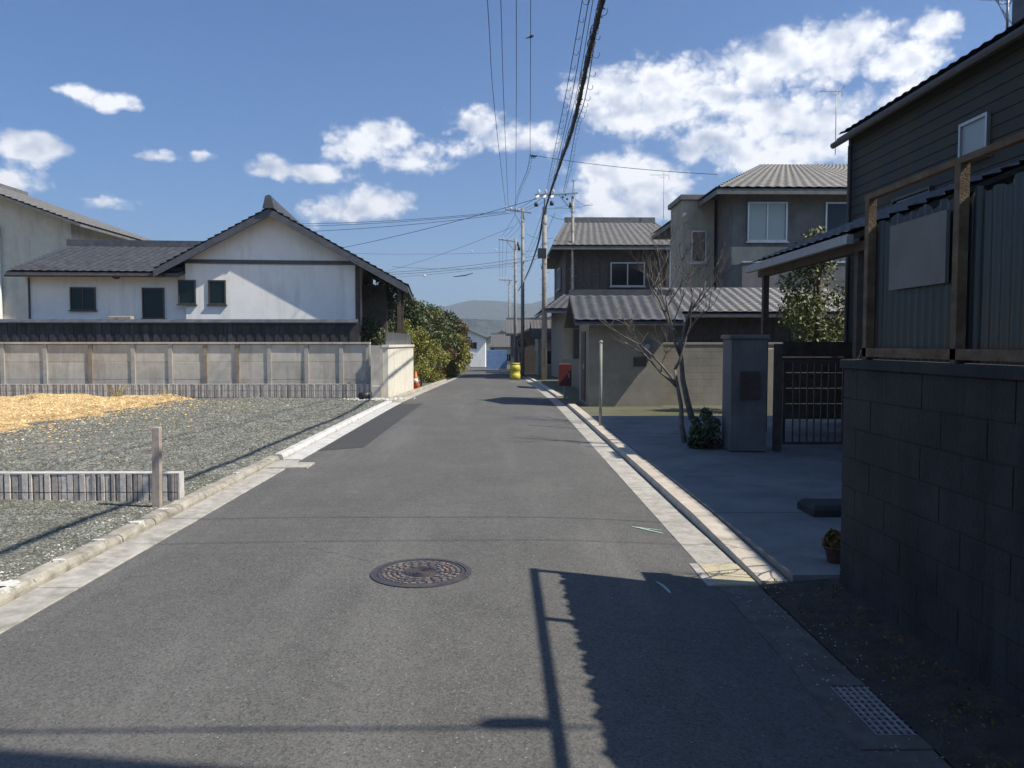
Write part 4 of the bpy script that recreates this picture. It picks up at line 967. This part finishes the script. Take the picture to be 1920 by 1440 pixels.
# far row on the right and left, down the street
far = [
 ('grey rendered house with dark roof right of the road beyond the brown house', (5.2,38.5,-.45), 5,6,3.0,1.1,'grey_wall','tile','y',(('f',1.6,1.0,1.5,1.2),('s',3,1.0,1.5,1.1))),
 ('cream house with grey roof further down the right side behind a pole', (2.9,62,-1.0), 4.5,6,3.2,1.3,'cream','tile_grey','x',(('f',1.2,1.0,1.3,1.1),('s',4,.9,1.4,1.1))),
 ('dark boarded house down the right side near the third pole', (2.0,70,-1.2), 5,7,3.8,1.2,'wood_dark','tile','y',(('f',2.2,1.0,1.4,1.1),('s',3,.9,1.3,1.0))),
 ('pale grey far house on the right where the road bends', (1.0,80,-1.3), 6,8,4.0,1.4,'grey_wall','tile_grey','x',(('f',1.5,1.0,1.5,1.1),('f',4,1.0,1.3,1.1))),
 ('low beige far house closing the view at the bend', (-1.0,112,-1.9), 8,7,3.2,1.6,'cream','tile_grey','x',(('f',2,1.0,1.7,1.1),('f',5.6,1.0,1.7,1.1))),
 ('tall white far house above the bend with blue panels', (-9.6,128,-2.2), 7,7,4.8,1.5,'plaster','tile','y',(('f',2,3.0,1.6,1.1),('f',5,3.0,1.3,1.1),('f',3.4,.6,2.4,1.6))),
 ('brown roofed far house left of the bend beyond the trees', (-16.5,108,-1.9), 7,7,3.4,1.5,'beige','tile','x',(('f',2,1,1.6,1.1),('f',5,1,1.6,1.1))),
 ('grey far house beyond the bend on the right', (3.8,92,-1.5), 7,8,4.4,1.5,'grey_wall','tile','y',(('f',2,1,1.6,1.1),('s',3,2.8,1.6,1.1))),
 ('house with low brown roof glimpsed left behind the near trees', (-14.5,50,-.7), 8,7,3.4,1.5,'beige','tile_grey','x',(('f',5,1,1.6,1.1),('f',2,1,1.6,1.1))),
 ('cream gabled far house in the valley beyond the bend', (-4.4,165,-3.0), 9,9,5.2,2.0,'cream','tile_grey','y',(('f',3,3.2,1.8,1.2),('f',6.4,3.2,1.8,1.2))),
 ('grey far apartment house in the valley left of the cream one', (-24,180,-3.1), 12,9,7.2,1.4,'grey_wall','tile','x',(('f',2.5,4.6,1.8,1.3),('f',6,4.6,1.8,1.3),('f',9.5,4.6,1.8,1.3),('f',2.5,1.4,1.8,1.3),('f',6,1.4,1.8,1.3))),
]
for (lab, loc, w, d, h, rh, wm, rm, rg, wins) in far:
    simple_house(lab, loc, w, d, h, rh, M[wm], M[rm], rg, .5, None, 0, wins, door=None)
one('blue_panel', MB().bevbox(0,2.6,0,.2,0,2.4,.02), M['blue'], 'blue sheeted fence panel far down the street at the bend', 'panel', (at(912,690,100).x, 100, rz(100)))

# trees on the left down the street
leafy_tree('dark evergreen tree beside the veranda of the white house', (-4.6,30.2,-.2), 4.3, 1.25, M['leaf_dark'], 9000, .06, seed=1)
leafy_tree('broad dark green tree over the roadside behind the corner wall', (-4.7,38,-.4), 4.3, 1.5, M['leaf_dark'], 9000, .07, seed=2)
leafy_tree('mid green tree in the middle of the left roadside row', (-4.9,50,-.6), 4.6, 2.0, M['leaf_mid'], 9000, .09, seed=3)
leafy_tree('olive tree further along the left roadside row', (-5.0,62,-.9), 4.9, 2.3, M['leaf_dark'], 8000, .11, seed=4)
leafy_tree('farthest brownish tree of the left roadside row at the bend', (-5.2,80,-1.3), 5.6, 2.5, M['leaf_brown'], 7000, .13, seed=5)
leafy_tree('yellow green shrub beside the end of the pale corner wall', (-3.9,32.5,-.2), 3.0, .75, M['leaf_yellow'], 4500, .045, .04, .1, 6, 'shrub', None, 'bark2', 'shrub')
leafy_tree('bright green shrub behind the orange cone', (-3.7,36.5,-.3), 2.6, .85, M['leaf_yellow'], 4000, .05, .04, .1, 7, 'shrub', None, 'bark2', 'shrub')
leafy_tree('olive shrub between the brownish tree and the road at the bend', (-3.6,66,-1.0), 3.2, 1.3, M['leaf_yellow'], 3500, .09, .05, .1, 14, 'shrub', None, 'bark2', 'shrub')
leafy_tree('low green shrub below the broad tree on the left', (-3.8,43,-.5), 2.4, 1.0, M['leaf_yellow'], 4000, .06, .04, .1, 8, 'shrub', None, 'bark2', 'shrub')
leafy_tree('reddish brown shrub halfway down the left roadside', (-3.9,56,-.8), 2.8, 1.1, M['leaf_brown'], 3500, .08, .04, .1, 9, 'shrub', None, 'bark2', 'shrub')
leafy_tree('dark conifer behind the carport seen through its opening', (7.6,18.9,0), 4.2, 1.2, M['leaf_mid'], 6000, .05, seed=10)
leafy_tree('low clipped bush at the foot of the gate pier in the yard', (3.1,11.9,.0), .6, .32, M['leaf_dark'], 2200, .03, .03, .1, 12, 'shrub', None, 'bark2', 'shrub')
# bare trees
bare_tree('pale leafless tree leaning over the beige boundary wall', (4.0,16.4,.02), 4.4, .8, 21, .075, (-.12,0), 5)
bare_tree('small leafless tree by the gate pier with thin twigs', (2.95,12.6,.05), 2.9, .9, 5, .05, (-.25,0), 4)
bare_tree('leafless twiggy shrub beyond the end of the dark concrete wall', (2.75,5.75,.05), 1.9, 1.0, 9, .028, (-.2,.1), 4)

# pots near the wall end
def pot(label, loc, r, h, m, plant=None):
    t = T('plant_pot', label, 'plant pot', loc)
    P('pot', MB().lathe([(r*.7,0),(r,h),(r*1.08,h),(r*1.08,h*1.08),(r*.9,h*1.08),(r*.85,h*.9)], n=18), m, t, True)
    if plant: leaves('foliage', [(0,0,h*1.35)], [r*1.1], 500, .025, plant, t)
pot('terracotta pot with a brown plant near the end of the dark wall', (2.42,5.62,.02), .075, .11, M['terracotta'], M['leaf_brown'])
0 and pot('x in the shade right of the terracotta pot', (2.72,5.9,.02), .07, .10, M['white'], M['leaf_dark'])
0 and pot('x set back in the yard by the wall end', (2.6,6.9,.02), .13, .15, M['black_plastic'], M['leaf_dark'])
one('stepping_stone', MB().bevbox(-.35,.35,-.2,.2,0,.10,.04), M['wall_dark'], 'flat dark stone lying in the shaded yard', 'stone', (3.2,7.3,.02))

# street furniture far
cn = T('traffic_cone', 'orange traffic cone at the end of the pale corner wall', 'traffic cone', (-3.32, 30.6, rz(30.6)))
P('base', MB().bevbox(-.2,.2,-.2,.2,-.02,.05,.01), M['orange'], cn); P('cone', MB().lathe([(.16,.05),(.03,.72)], n=18), M['orange'], cn, True)
P('band', MB().lathe([(.115,.28),(.088,.44)], n=18), M['white'], cn, True)
yb = T('yellow_barrel', 'yellow plastic barrel at the right roadside far down the street', 'barrel', (at(966,705,46).x, 46.5, rz(46.5)))
P('drum', MB().lathe([(.3,0),(.32,.3),(.29,.32),(.29,.55),(.32,.57),(.30,.85),(.1,.92)], n=20), M['yellow'], yb, True); P('lid', MB().lathe([(.27,.90),(.28,.96),(.1,.98)], n=20), M['yellow'], yb, True)
rbx = T('fire_hose_box', 'dark red fire hose box on the right roadside beyond the wall shadow', 'fire hose box', (2.02, 25.05, rz(25)))
P('cabinet', MB().bevbox(-.2,.2,-.12,.12,.35,1.05,.02), M['red'], rbx); P('post', MB().box(-.04,.04,-.04,.04,-.1,.349), M['steel'], rbx); P('handle', MB().box(.1,.13,-.15,-.122,.6,.75), M['alu'], rbx)

# dry weeds
def weeds(label, loc, n, h, spread, m='straw'):
    mb = MB()
    for i in range(n):
        a = random.uniform(0,6.28); r0 = random.uniform(0,spread*.4); l = h*random.uniform(.4,1)
        p = Vector((r0*math.cos(a), r0*math.sin(a), 0)); q = p+Vector((math.cos(a)*spread*random.uniform(.3,1), math.sin(a)*spread*random.uniform(.3,1), l)); mid = p.lerp(q,.5)+Vector((0,0,l*.2))
        mb.tube([p,mid,q],[.004,.003,.001],3)
    o = one('dry_weed', mb, M[m], label, 'weed', loc, kind=None); return o
weeds('tuft of dry straw coloured weeds on the ochre heap', (at(212,738,21).x, 21.2, .2), 60, .42, .3)
weeds('low dry weeds on the left part of the ochre heap', (at(60,742,20.5).x, 20.5, .2), 30, .2, .25)
weeds('small dry tuft on the ochre heap right of the tall one', (at(290,738,21).x, 21.6, .2), 24, .2, .25)

# ------------------------------------------------------------------ utility poles
def upole(label, px, ytop, Y, r0, arm=None, bottom=None, tip=None, bolts=True, group=None):
    p = at(px, ytop, Y); z0 = rz(Y)-.1; t = T('utility_pole', label, 'utility pole', (p.x, Y, z0)); H = p.z-z0
    P('pole', MB().tube([(0,0,0),(0,0,H)], [r0*1.35, r0], 14), M['pole'], t, True)
    if bolts:
        for k_ in range(int((H-2.5)/.45)):
            z = 2.5+.45*k_; s = 1 if k_ % 2 else -1; rr = r0*1.35-(r0*.35)*z/H
            P('step_bolt', MB().tube([(s*rr*.9,0,z),(s*(rr+.15),0,z)], .012, 5), M['steel'], t)
    for zz in (H-1.0, H-2.2, H-3.4, H-4.6):
        P('band', MB().tube([(0,0,zz-.04),(0,0,zz+.04)], r0*1.22, 14), M['steel'], t)
    return t, p, H
def insul(parent, p, s=1.0, flip=1):
    mb = MB().lathe([(.02*s,0),(.02*s,.05*s),(.065*s,.06*s),(.05*s,.10*s),(.07*s,.12*s),(.05*s,.17*s),(.055*s,.19*s),(.02*s,.22*s)], p, 10)
    return P('insulator', mb, M['porcelain'], parent, True)
YA, YB, YC, YD, YE = 48, 60, 72, 125, 50
tA, pA, HA = upole('thick concrete utility pole nearest the road carrying the black cable bundle', 1021, 388, YA, .135)
tB, pB, HB = upole('slim utility pole with a left pointing crossarm taking the four upper wires', 980, 391, YB, .115)
tC, pC, HC = upole('utility pole with the lower left crossarm left of the two taller poles', 966, 447, YC, .11)
tD, pD, HD = upole('small farthest utility pole down the street with a short crossarm', 955, 522, YD, .13, bolts=False)
tE, pE, HE = upole('thin utility pole on the right with a pointed steel tip above the roofs', 1074, 368, YE, .09)
def arm(t, base, pts, Y, w=.09):
    a = at(*pts[0], Y)-Vector(t.location); b = at(*pts[1], Y)-Vector(t.location); a.y = b.y = -.16
    P('crossarm', MB().beam(a, b, w), M['steel'], t); return a, b
def brace(t, p0, p1, Y):
    a = at(*p0, Y)-Vector(t.location); b = at(*p1, Y)-Vector(t.location); a.y = b.y = -.18; P('brace', MB().beam(a, b, .05), M['steel'], t)
arm(tB,pB,((947,394),(996,400)),YB); brace(tB,(963,397),(980,428),YB)
arm(tC,pC,((935,449),(967,454)),YC); brace(tC,(950,453),(965,472),YC)
arm(tD,pD,((936,525),(961,526)),YD,.12); brace(tD,(945,526),(954,537),YD)
arm(tE,pE,((1006,369),(1083,363)),YE,.08); brace(tE,(1048,367),(1072,396),YE)
arm(tA,pA,((1003,366),(1045,366)),YA,.08)
P('top_bracket', MB().beam(at(1021,388,YA)-Vector(tA.location), at(1021,364,YA)-Vector(tA.location), .08), M['steel'], tA)
P('tip', MB().beam(at(1073,368,YE)-Vector(tE.location), at(1075,338,YE)-Vector(tE.location), .03).beam(at(1077,368,YE)-Vector(tE.location), at(1075,338,YE)-Vector(tE.location), .03).beam(at(1071,339,YE)-Vector(tE.location), at(1078,339,YE)-Vector(tE.location), .05), M['steel'], tE)
for px, py in ((948,393),(958,395),(967,396),(972,397)): insul(tB, tuple(at(px,py,YB)-Vector(tB.location)+Vector((0,-.16,0))), 1.1)
for px in (937,944,952): insul(tC, tuple(at(px,451,YC)-Vector(tC.location)+Vector((0,-.16,0))), 1.1)
for px in (937,942,947): insul(tD, tuple(at(px,525,YD)-Vector(tD.location)+Vector((0,-.16,0))), 1.5)
for px in (1010,1023,1037):
    insul(tA, tuple(at(px,366,YA)-Vector(tA.location)+Vector((0,-.16,0))), 1.4)
    a = at(px,368,YA)-Vector(tA.location)
    P('strain_insulator', MB().tube([a+Vector((0,-.2,0)), a+Vector((-.10,-.5,-.12)), a+Vector((-.2,-.75,-.25))], [.05,.09,.05], 8), M['porcelain'], tA, True)
def can(t, px, py, Y, r=.1, h=.3):
    a = at(px,py,Y)-Vector(t.location); a.y = -.2; P('cutout_switch', MB().tube([a,a+Vector((0,0,h))],[r,r*.8],10), M['black_plastic'], t, True)
can(tA,1005,388,YA,.13,.22); can(tA,1034,386,YA,.13,.25); can(tE,1055,372,YE,.07,.12); can(tE,1063,376,YE,.07,.12); can(tE,1060,368,YE,.06,.1)
can(tC,971,462,YC,.1,.35); can(tB,973,470,YB,.12,.35); can(tE,1069,390,YE,.1,.3)
P('cable_box', MB().bevbox(-.42,.1,-.32,-.15,HA-3.1,HA-2.5,.03), M['black_plastic'], tA)

# ------------------------------------------------------------------ wires
def spline(pts, n=10):
    out = []; p = [Vector(q) for q in pts]; p = [2*p[0]-p[1]]+p+[2*p[-1]-p[-2]]
    for i in range(1, len(p)-2):
        for j in range(n):
            t = j/n; a, b, c, d = p[i-1], p[i], p[i+1], p[i+2]
            out.append(.5*((2*b)+(c-a)*t+(2*a-5*b+4*c-d)*t*t+(3*b-a-3*c+d)*t**3))
    out.append(p[-2]); return out
def sagline(a, b, sag, n=24):
    a, b = Vector(a), Vector(b); return [a.lerp(b, i/n)+Vector((0,0,-4*sag*(i/n)*(1-i/n))) for i in range(n+1)]
def wire(label, pts, r=.011, group=None, hooks=0, seed=0, name='overhead_wire', n=5):
    mb = MB().tube(pts, r, n)
    if hooks:
        t = T(name, label, 'wire', (0,0,0), 0, group); P('line', mb, M['cable'], t, True)
        hk = MB(); rnd = random.Random(seed); L_ = 0; nxt = 0
        for i in range(len(pts)-1):
            seg = (pts[i+1]-pts[i]).length
            while nxt < L_+seg:
                p = pts[i].lerp(pts[i+1], (nxt-L_)/seg); rr = hooks*rnd.uniform(.8,1.3)
                hk.tube([p+Vector((rr*(1-math.cos(a)), 0, -rr*math.sin(a)*1.2)) for a in np.linspace(-.3,3.6,7)], .006, 4); nxt += rnd.uniform(.75,1.1)
            L_ += seg
        P('hanger_rings', hk, M['cable'], t, False, 'stuff'); return t
    return one(name, mb, M['cable'], label, 'wire', (0,0,0), 0, group, True)
# four upper wires over the road
def up4(px0, mid, px1, py1, lab, r=.0115, Ys=(20.5,)):
    a = at(px1, py1, YB-.2); m = at(*mid, 33); c = at(px0, 0, 22); d = c+(c-m)*2.2+Vector((0,0,.25))
    wire(lab, spline([a, m, c, d], 12), r)
up4(914,(927,200),948,388,'leftmost of the thin overhead wires running to the slim pole crossarm')
up4(939,(945,200),953,389,'second from left of the thin overhead wires to the slim pole crossarm')
up4(968,(968,200),967,390,'third from left overhead wire, almost vertical in the view')
a = at(994,290,30); c = at(995,0,20.5); wire('fourth overhead wire ending at a clamp over the road', [a, a.lerp(c,.5)+Vector((0,0,-.05)), c, c+(c-a)*1.6], .009)
one('bird', MB().tube([(-.03,0,0),(.05,0,.03),(.1,0,.05)],[.02,.045,.015],6).tube([(-.03,0,0),(-.12,0,-.03)],[.02,.01],4), M['black_plastic'], 'tiny dark clamp or bird on the fourth overhead wire', 'bird', tuple(at(994,70,22.2)))
wire('ringed drop wire curving from the clamp to the slim pole crossarm', spline([at(994,290,30), at(988,320,36), at(975,352,46), at(966,380,56), at(964,396,59.7)], 8), .010, hooks=.05, seed=3)
wire('service wire running right from the clamp towards the beige house', sagline(at(994,290,30), at(1345,327,24), .10), .009)
cl = one('line_clamp', MB().tube([(0,0,0),(.14,0,-.03),(.28,0,.0)],[.02,.04,.02],6).tube([(0,0,.04),(.06,0,-.1),(.2,0,-.08)],[.012,.012,.012],5), M['cable'], 'small clamp joining the wires above the road', 'clamp', tuple(at(994,292,30)))
# black bundle
bp = [(1.05,-12,8.2),(1.2,-4,6.9),(1.25,4,6.15),tuple(at(1130,0,10.2)),tuple(at(1103,110,12.4)),tuple(at(1075,235,16.3)),tuple(at(1053,300,21.5)),tuple(at(1030,368,35)),tuple(at(1018,408,YA-.3))]
bpts = spline(bp, 14)
bd = T('cable_bundle', 'thick black cable bundle sweeping down from the top of the view to the nearest pole', 'cable')
P('bundle', MB().tube(bpts, [.037+.006*math.sin(i*1.7) for i in range(len(bpts))], 8), M['cable'], bd, True)
wr = []
for q in range(3):
    mb = MB(); pts = []
    for i in range((len(bpts)-1)*4):
        p = bpts[i//4].lerp(bpts[i//4+1], (i%4)/4); a = i*.5+q*2.1; rr = .05+.012*math.sin(i*.37+q)
        pts.append(p+Vector((rr*math.cos(a),0,rr*math.sin(a))))
    P('wrap_wire', MB().tube(pts, .006, 4), M['cable'], bd)
b2 = spline([tuple(at(1018,408,YA-.3)), tuple(at(1011,448,56)), tuple(at(1001,482,68)), tuple(at(988,515,84)), tuple(at(972,545,118))], 10)
one('cable_bundle', MB().tube(b2, .065, 8), M['cable'], 'black cable bundle continuing from the nearest pole down the street', 'cable', smooth=True)
# ringed wires left of the bundle
wire('ringed wire left of the black bundle', spline([tuple(at(1090,0,15)+(at(1090,0,15)-at(1062,160,20))*2), tuple(at(1092,0,15)), tuple(at(1064,160,20)), tuple(at(1042,270,28)), tuple(at(1023,364,YA-.3))],12), .009, hooks=.055, seed=1)
wire('thin wire just left of the black bundle', spline([tuple(at(1104,0,16)+(at(1104,0,16)-at(1074,170,21))*2), tuple(at(1104,0,16)), tuple(at(1074,170,21)), tuple(at(1048,290,30)), tuple(at(1030,366,YA-.3))],12), .010)
wire('second thin wire close beside the black bundle', spline([tuple(at(1112,0,16)+(at(1112,0,16)-at(1080,180,21))*2), tuple(at(1112,0,16)), tuple(at(1082,170,21)), tuple(at(1052,290,30)), tuple(at(1037,366,YA-.3))],12), .008)
wire('ringed wire right of the black bundle near the thin pole', spline([tuple(at(1124,20,14)), tuple(at(1098,180,18.5)), tuple(at(1080,240,24)), tuple(at(1067,310,33)), tuple(at(1056,360,YE-.2))],12), .011, hooks=.055, seed=2)
# wires from pole B to the left
HX = lambda px, py, Y: at(px,py,Y)
LW = [('upper dark wire running left from the slim pole over the white house', (948,396),(500,420),YB,60),
      ('double wire just below the upper one running left from the slim pole', (950,398),(490,425),YB,62),
      ('third wire running left from the slim pole crossarm', (962,399),(500,437),YB,58),
      ('wire sloping from the right pole arm down to the left roofs', (1008,372),(560,480),YA,62),
      ('long thin wire falling left from behind the slim pole', (962,425),(700,515),YB,75),
      ('faint level wire with white beads left of the poles', (1010,470),(600,473),75,75),
      ('upper of the low wires crossing towards the trees', (1015,478),(700,512),70,64),
      ('lower of the low wires crossing towards the trees', (1015,484),(700,516),70,64),
      ('thin low wire falling left behind the poles', (990,490),(690,522),72,66),
      ('lowest thin wire crossing above the trees on the left', (975,498),(735,500),80,60)]
for (lab, a, b, Ya, Yb) in LW: wire(lab, sagline(at(*a,Ya), at(*b,Yb), .25), .012 if 'thin' in lab or 'faint' in lab else .017)
BD = [((929,468),75,'right hand white bead marker on the faint level wire'),((884,471),75,'middle white bead marker on the faint level wire'),((796,517),62,'lowest white marker above the trees on a low wire')]
for (p, Y, lab) in BD: one('wire_marker', MB().lathe([(.02,-.09),(.09,-.04),(.10,.04),(.02,.09)], n=10), M['porcelain'], lab, 'wire marker', tuple(at(*p,Y)), smooth=True)
one('cable_sleeve', MB().tube([at(850,519,64),at(872,516.5,64),at(887,512,64)],[.03,.05,.03],6), M['cable'], 'thick black sleeve on a low wire above the trees', 'cable', smooth=True)
# wires between the poles
PP = [('wire from the arm over the nearest pole to the slim pole, upper', (1010,366),(957,393),YA,YB),('wire from the arm over the nearest pole to the slim pole, middle', (1022,366),(966,395),YA,YB),('wire from the arm over the nearest pole to the slim pole, lower', (1036,367),(972,396),YA,YB),
      ('left wire from the slim pole down to the lower crossarm', (968,397),(937,446),YB,YC),('middle wire from the slim pole down to the lower crossarm', (980,402),(944,446),YB,YC),('right wire from the slim pole down to the lower crossarm', (985,410),(952,447),YB,YC),
      ('left wire between the lower crossarm and the farthest pole', (936,450),(937,522),YC,YD),('middle wire between the lower crossarm and the farthest pole', (943,450),(942,522),YC,YD),('right wire between the lower crossarm and the farthest pole', (951,451),(947,522),YC,YD),
      ('wire rising right from the nearest pole to the thin pole', (1021,390),(1074,378),YA,YE),('wire from the nearest pole arm towards the right roofs', (1040,388),(1110,381),YA,52),('wire from the thin pole down over the right roofs', (1078,372),(1112,384),YE,44),
      ('ringed service wire falling from the nearest pole to the slim pole', (1016,400),(985,480),YA,YB+8),('slack wire falling beside the cable bundle', (1024,402),(990,480),YA,YB+12),('wire dropping behind the nearest pole to the road bend', (1040,400),(978,540),YA,110),
      ('short level wire right of the nearest pole', (1030,403),(1075,406),YA,46),('thin stay wire right of the slim pole', (987,438),(1037,446),YB,50)]
for (lab, a, b, Ya, Yb) in PP: wire(lab, sagline(at(*a,Ya), at(*b,Yb), .2), .011 if Ya < 70 else .014)
# service drops that cross above the viewer (their shadows fall on the road)
def drop(lab, shadow_y, z, r, x0=-14, x1=6.9, tilt=0):
    # shadow of a point at height z falls at x - z/1.21, y + .27 z/1.21
    wire(lab, sagline((x0, shadow_y-.27*z/1.21+tilt, z+.6), (x1, shadow_y-.27*z/1.21, z-.3), .35), r, name='service_wire')
drop('service wire crossing above the road from the dark house, nearest the viewer', 3.30, 5.9, .014)
drop('service wire crossing above the road in front of the fence end', 7.3, 5.8, .009, tilt=.2)
drop('thin service wire crossing above the road next to the second one', 6.5, 5.6, .007, tilt=-.3)
one('cable_closure', MB().tube([(-.16,0,0),(-.1,0,0),(.1,0,0),(.16,0,0)],[.025,.06,.06,.025],10), M['cable'], 'black splice closure hanging on the service wire nearest the viewer', 'cable closure', (4.55,2.05,5.42))

# antennas
def antenna(label, px, pbase, ptop, Y, s=1.0, rot=0):
    b = at(px, pbase, Y); tp = at(px, ptop, Y); H = tp.z-b.z; t = T('antenna', label, 'antenna', tuple(b), rot)
    P('mast', MB().tube([(0,0,0),(0,0,H)], .018, 8), M['steel'], t, True)
    bm = MB(); bm.beam((-.75*s,0,H*.93),(.32*s,0,H*.93),.018)
    for i in range(9): x = (-.72+.105*i)*s; bm.beam((x,-.14*s,H*.93+.012),(x,.14*s,H*.93+.012),.008)
    P('boom', bm, M['steel'], t)
    P('reflector', MB().beam((.22*s,0,H*.93),(.36*s,0,H*.93+.28*s),.014).beam((.22*s,0,H*.93),(.30*s,0,H*.93-.28*s),.014).beam((.29*s,-.2*s,H*.93+.14*s),(.29*s,.2*s,H*.93+.14*s),.01).beam((.36*s,-.2*s,H*.93+.27*s),(.36*s,.2*s,H*.93+.27*s),.01).beam((.27*s,-.2*s,H*.93-.14*s),(.27*s,.2*s,H*.93-.14*s),.01), M['steel'], t)
    P('dipole', MB().tube([(-.28*s,0,H*.93-.02),(-.24*s,0,H*.93-.12*s),(.06*s,0,H*.93-.12*s),(.1*s,0,H*.93-.02)],.01,5), M['steel'], t)
    return t
antenna('television antenna on a mast on the hipped roof of the beige house', 1566, 290, 163, 34.5, .95)
antenna('television antenna above the grey roof of the brown house', 1244, 410, 322, 55, 1.3)
a3 = antenna('television antenna at the top right corner on the dark house roof', 1888, 62, -6, 11.2, .5)
P('stay', MB().beam((0,0,.15),(-.24,0,.62),.012).beam((.12,0,.05),(-.2,.1,.62),.01), M['steel'], a3)

# hills
def ridge(y, h0, x0, x1, seed, n=160, depth=500):
    rnd = np.random.default_rng(seed); mb = MB(); xs = np.linspace(x0, x1, n); ph = rnd.uniform(0,6.28,8)
    H = h0*(.62+.2*np.sin(xs/900+ph[0])+.10*np.sin(xs/370+ph[1])+.05*np.sin(xs/150+ph[2])+.025*np.sin(xs/60+ph[3])+.012*np.sin(xs/23+ph[4]))
    prof = [(0,0),(.25,.42),(.5,.8),(.7,1),(1.2,.8),(2,0)]
    for q, (d, f) in enumerate(prof):
        for i, x in enumerate(xs): mb.v.append((x, y+depth*d+60*math.sin(x/210+q)+25*math.sin(x/71+q*2), -4+H[i]*f*(1+.05*math.sin(x/47+q*3))))
    for j in range(len(prof)-1):
        for i in range(n-1): mb.f.append((j*n+i, j*n+i+1, (j+1)*n+i+1, (j+1)*n+i))
    return mb
S('hills', ridge(2300, 190, -3200, 3200, 3), M['hill'], True)
S('hills', ridge(1300, 62, -2200, 2200, 8, depth=260), M['hill'], True)
# air
hz = MB().box(-3900,3900,-300,3900,-6,330)
vm = bpy.data.materials.new('air'); vm.use_nodes = True; nt = vm.node_tree; nt.nodes.clear()
pv = nt.nodes.new('ShaderNodeVolumePrincipled'); pv.inputs['Color'].default_value = (.78,.87,1,1); pv.inputs['Density'].default_value = .0003; pv.inputs['Anisotropy'].default_value = .2
ou = nt.nodes.new('ShaderNodeOutputMaterial'); nt.links.new(pv.outputs[0], ou.inputs['Volume'])
props(P('haze', hz, vm), kind='stuff')
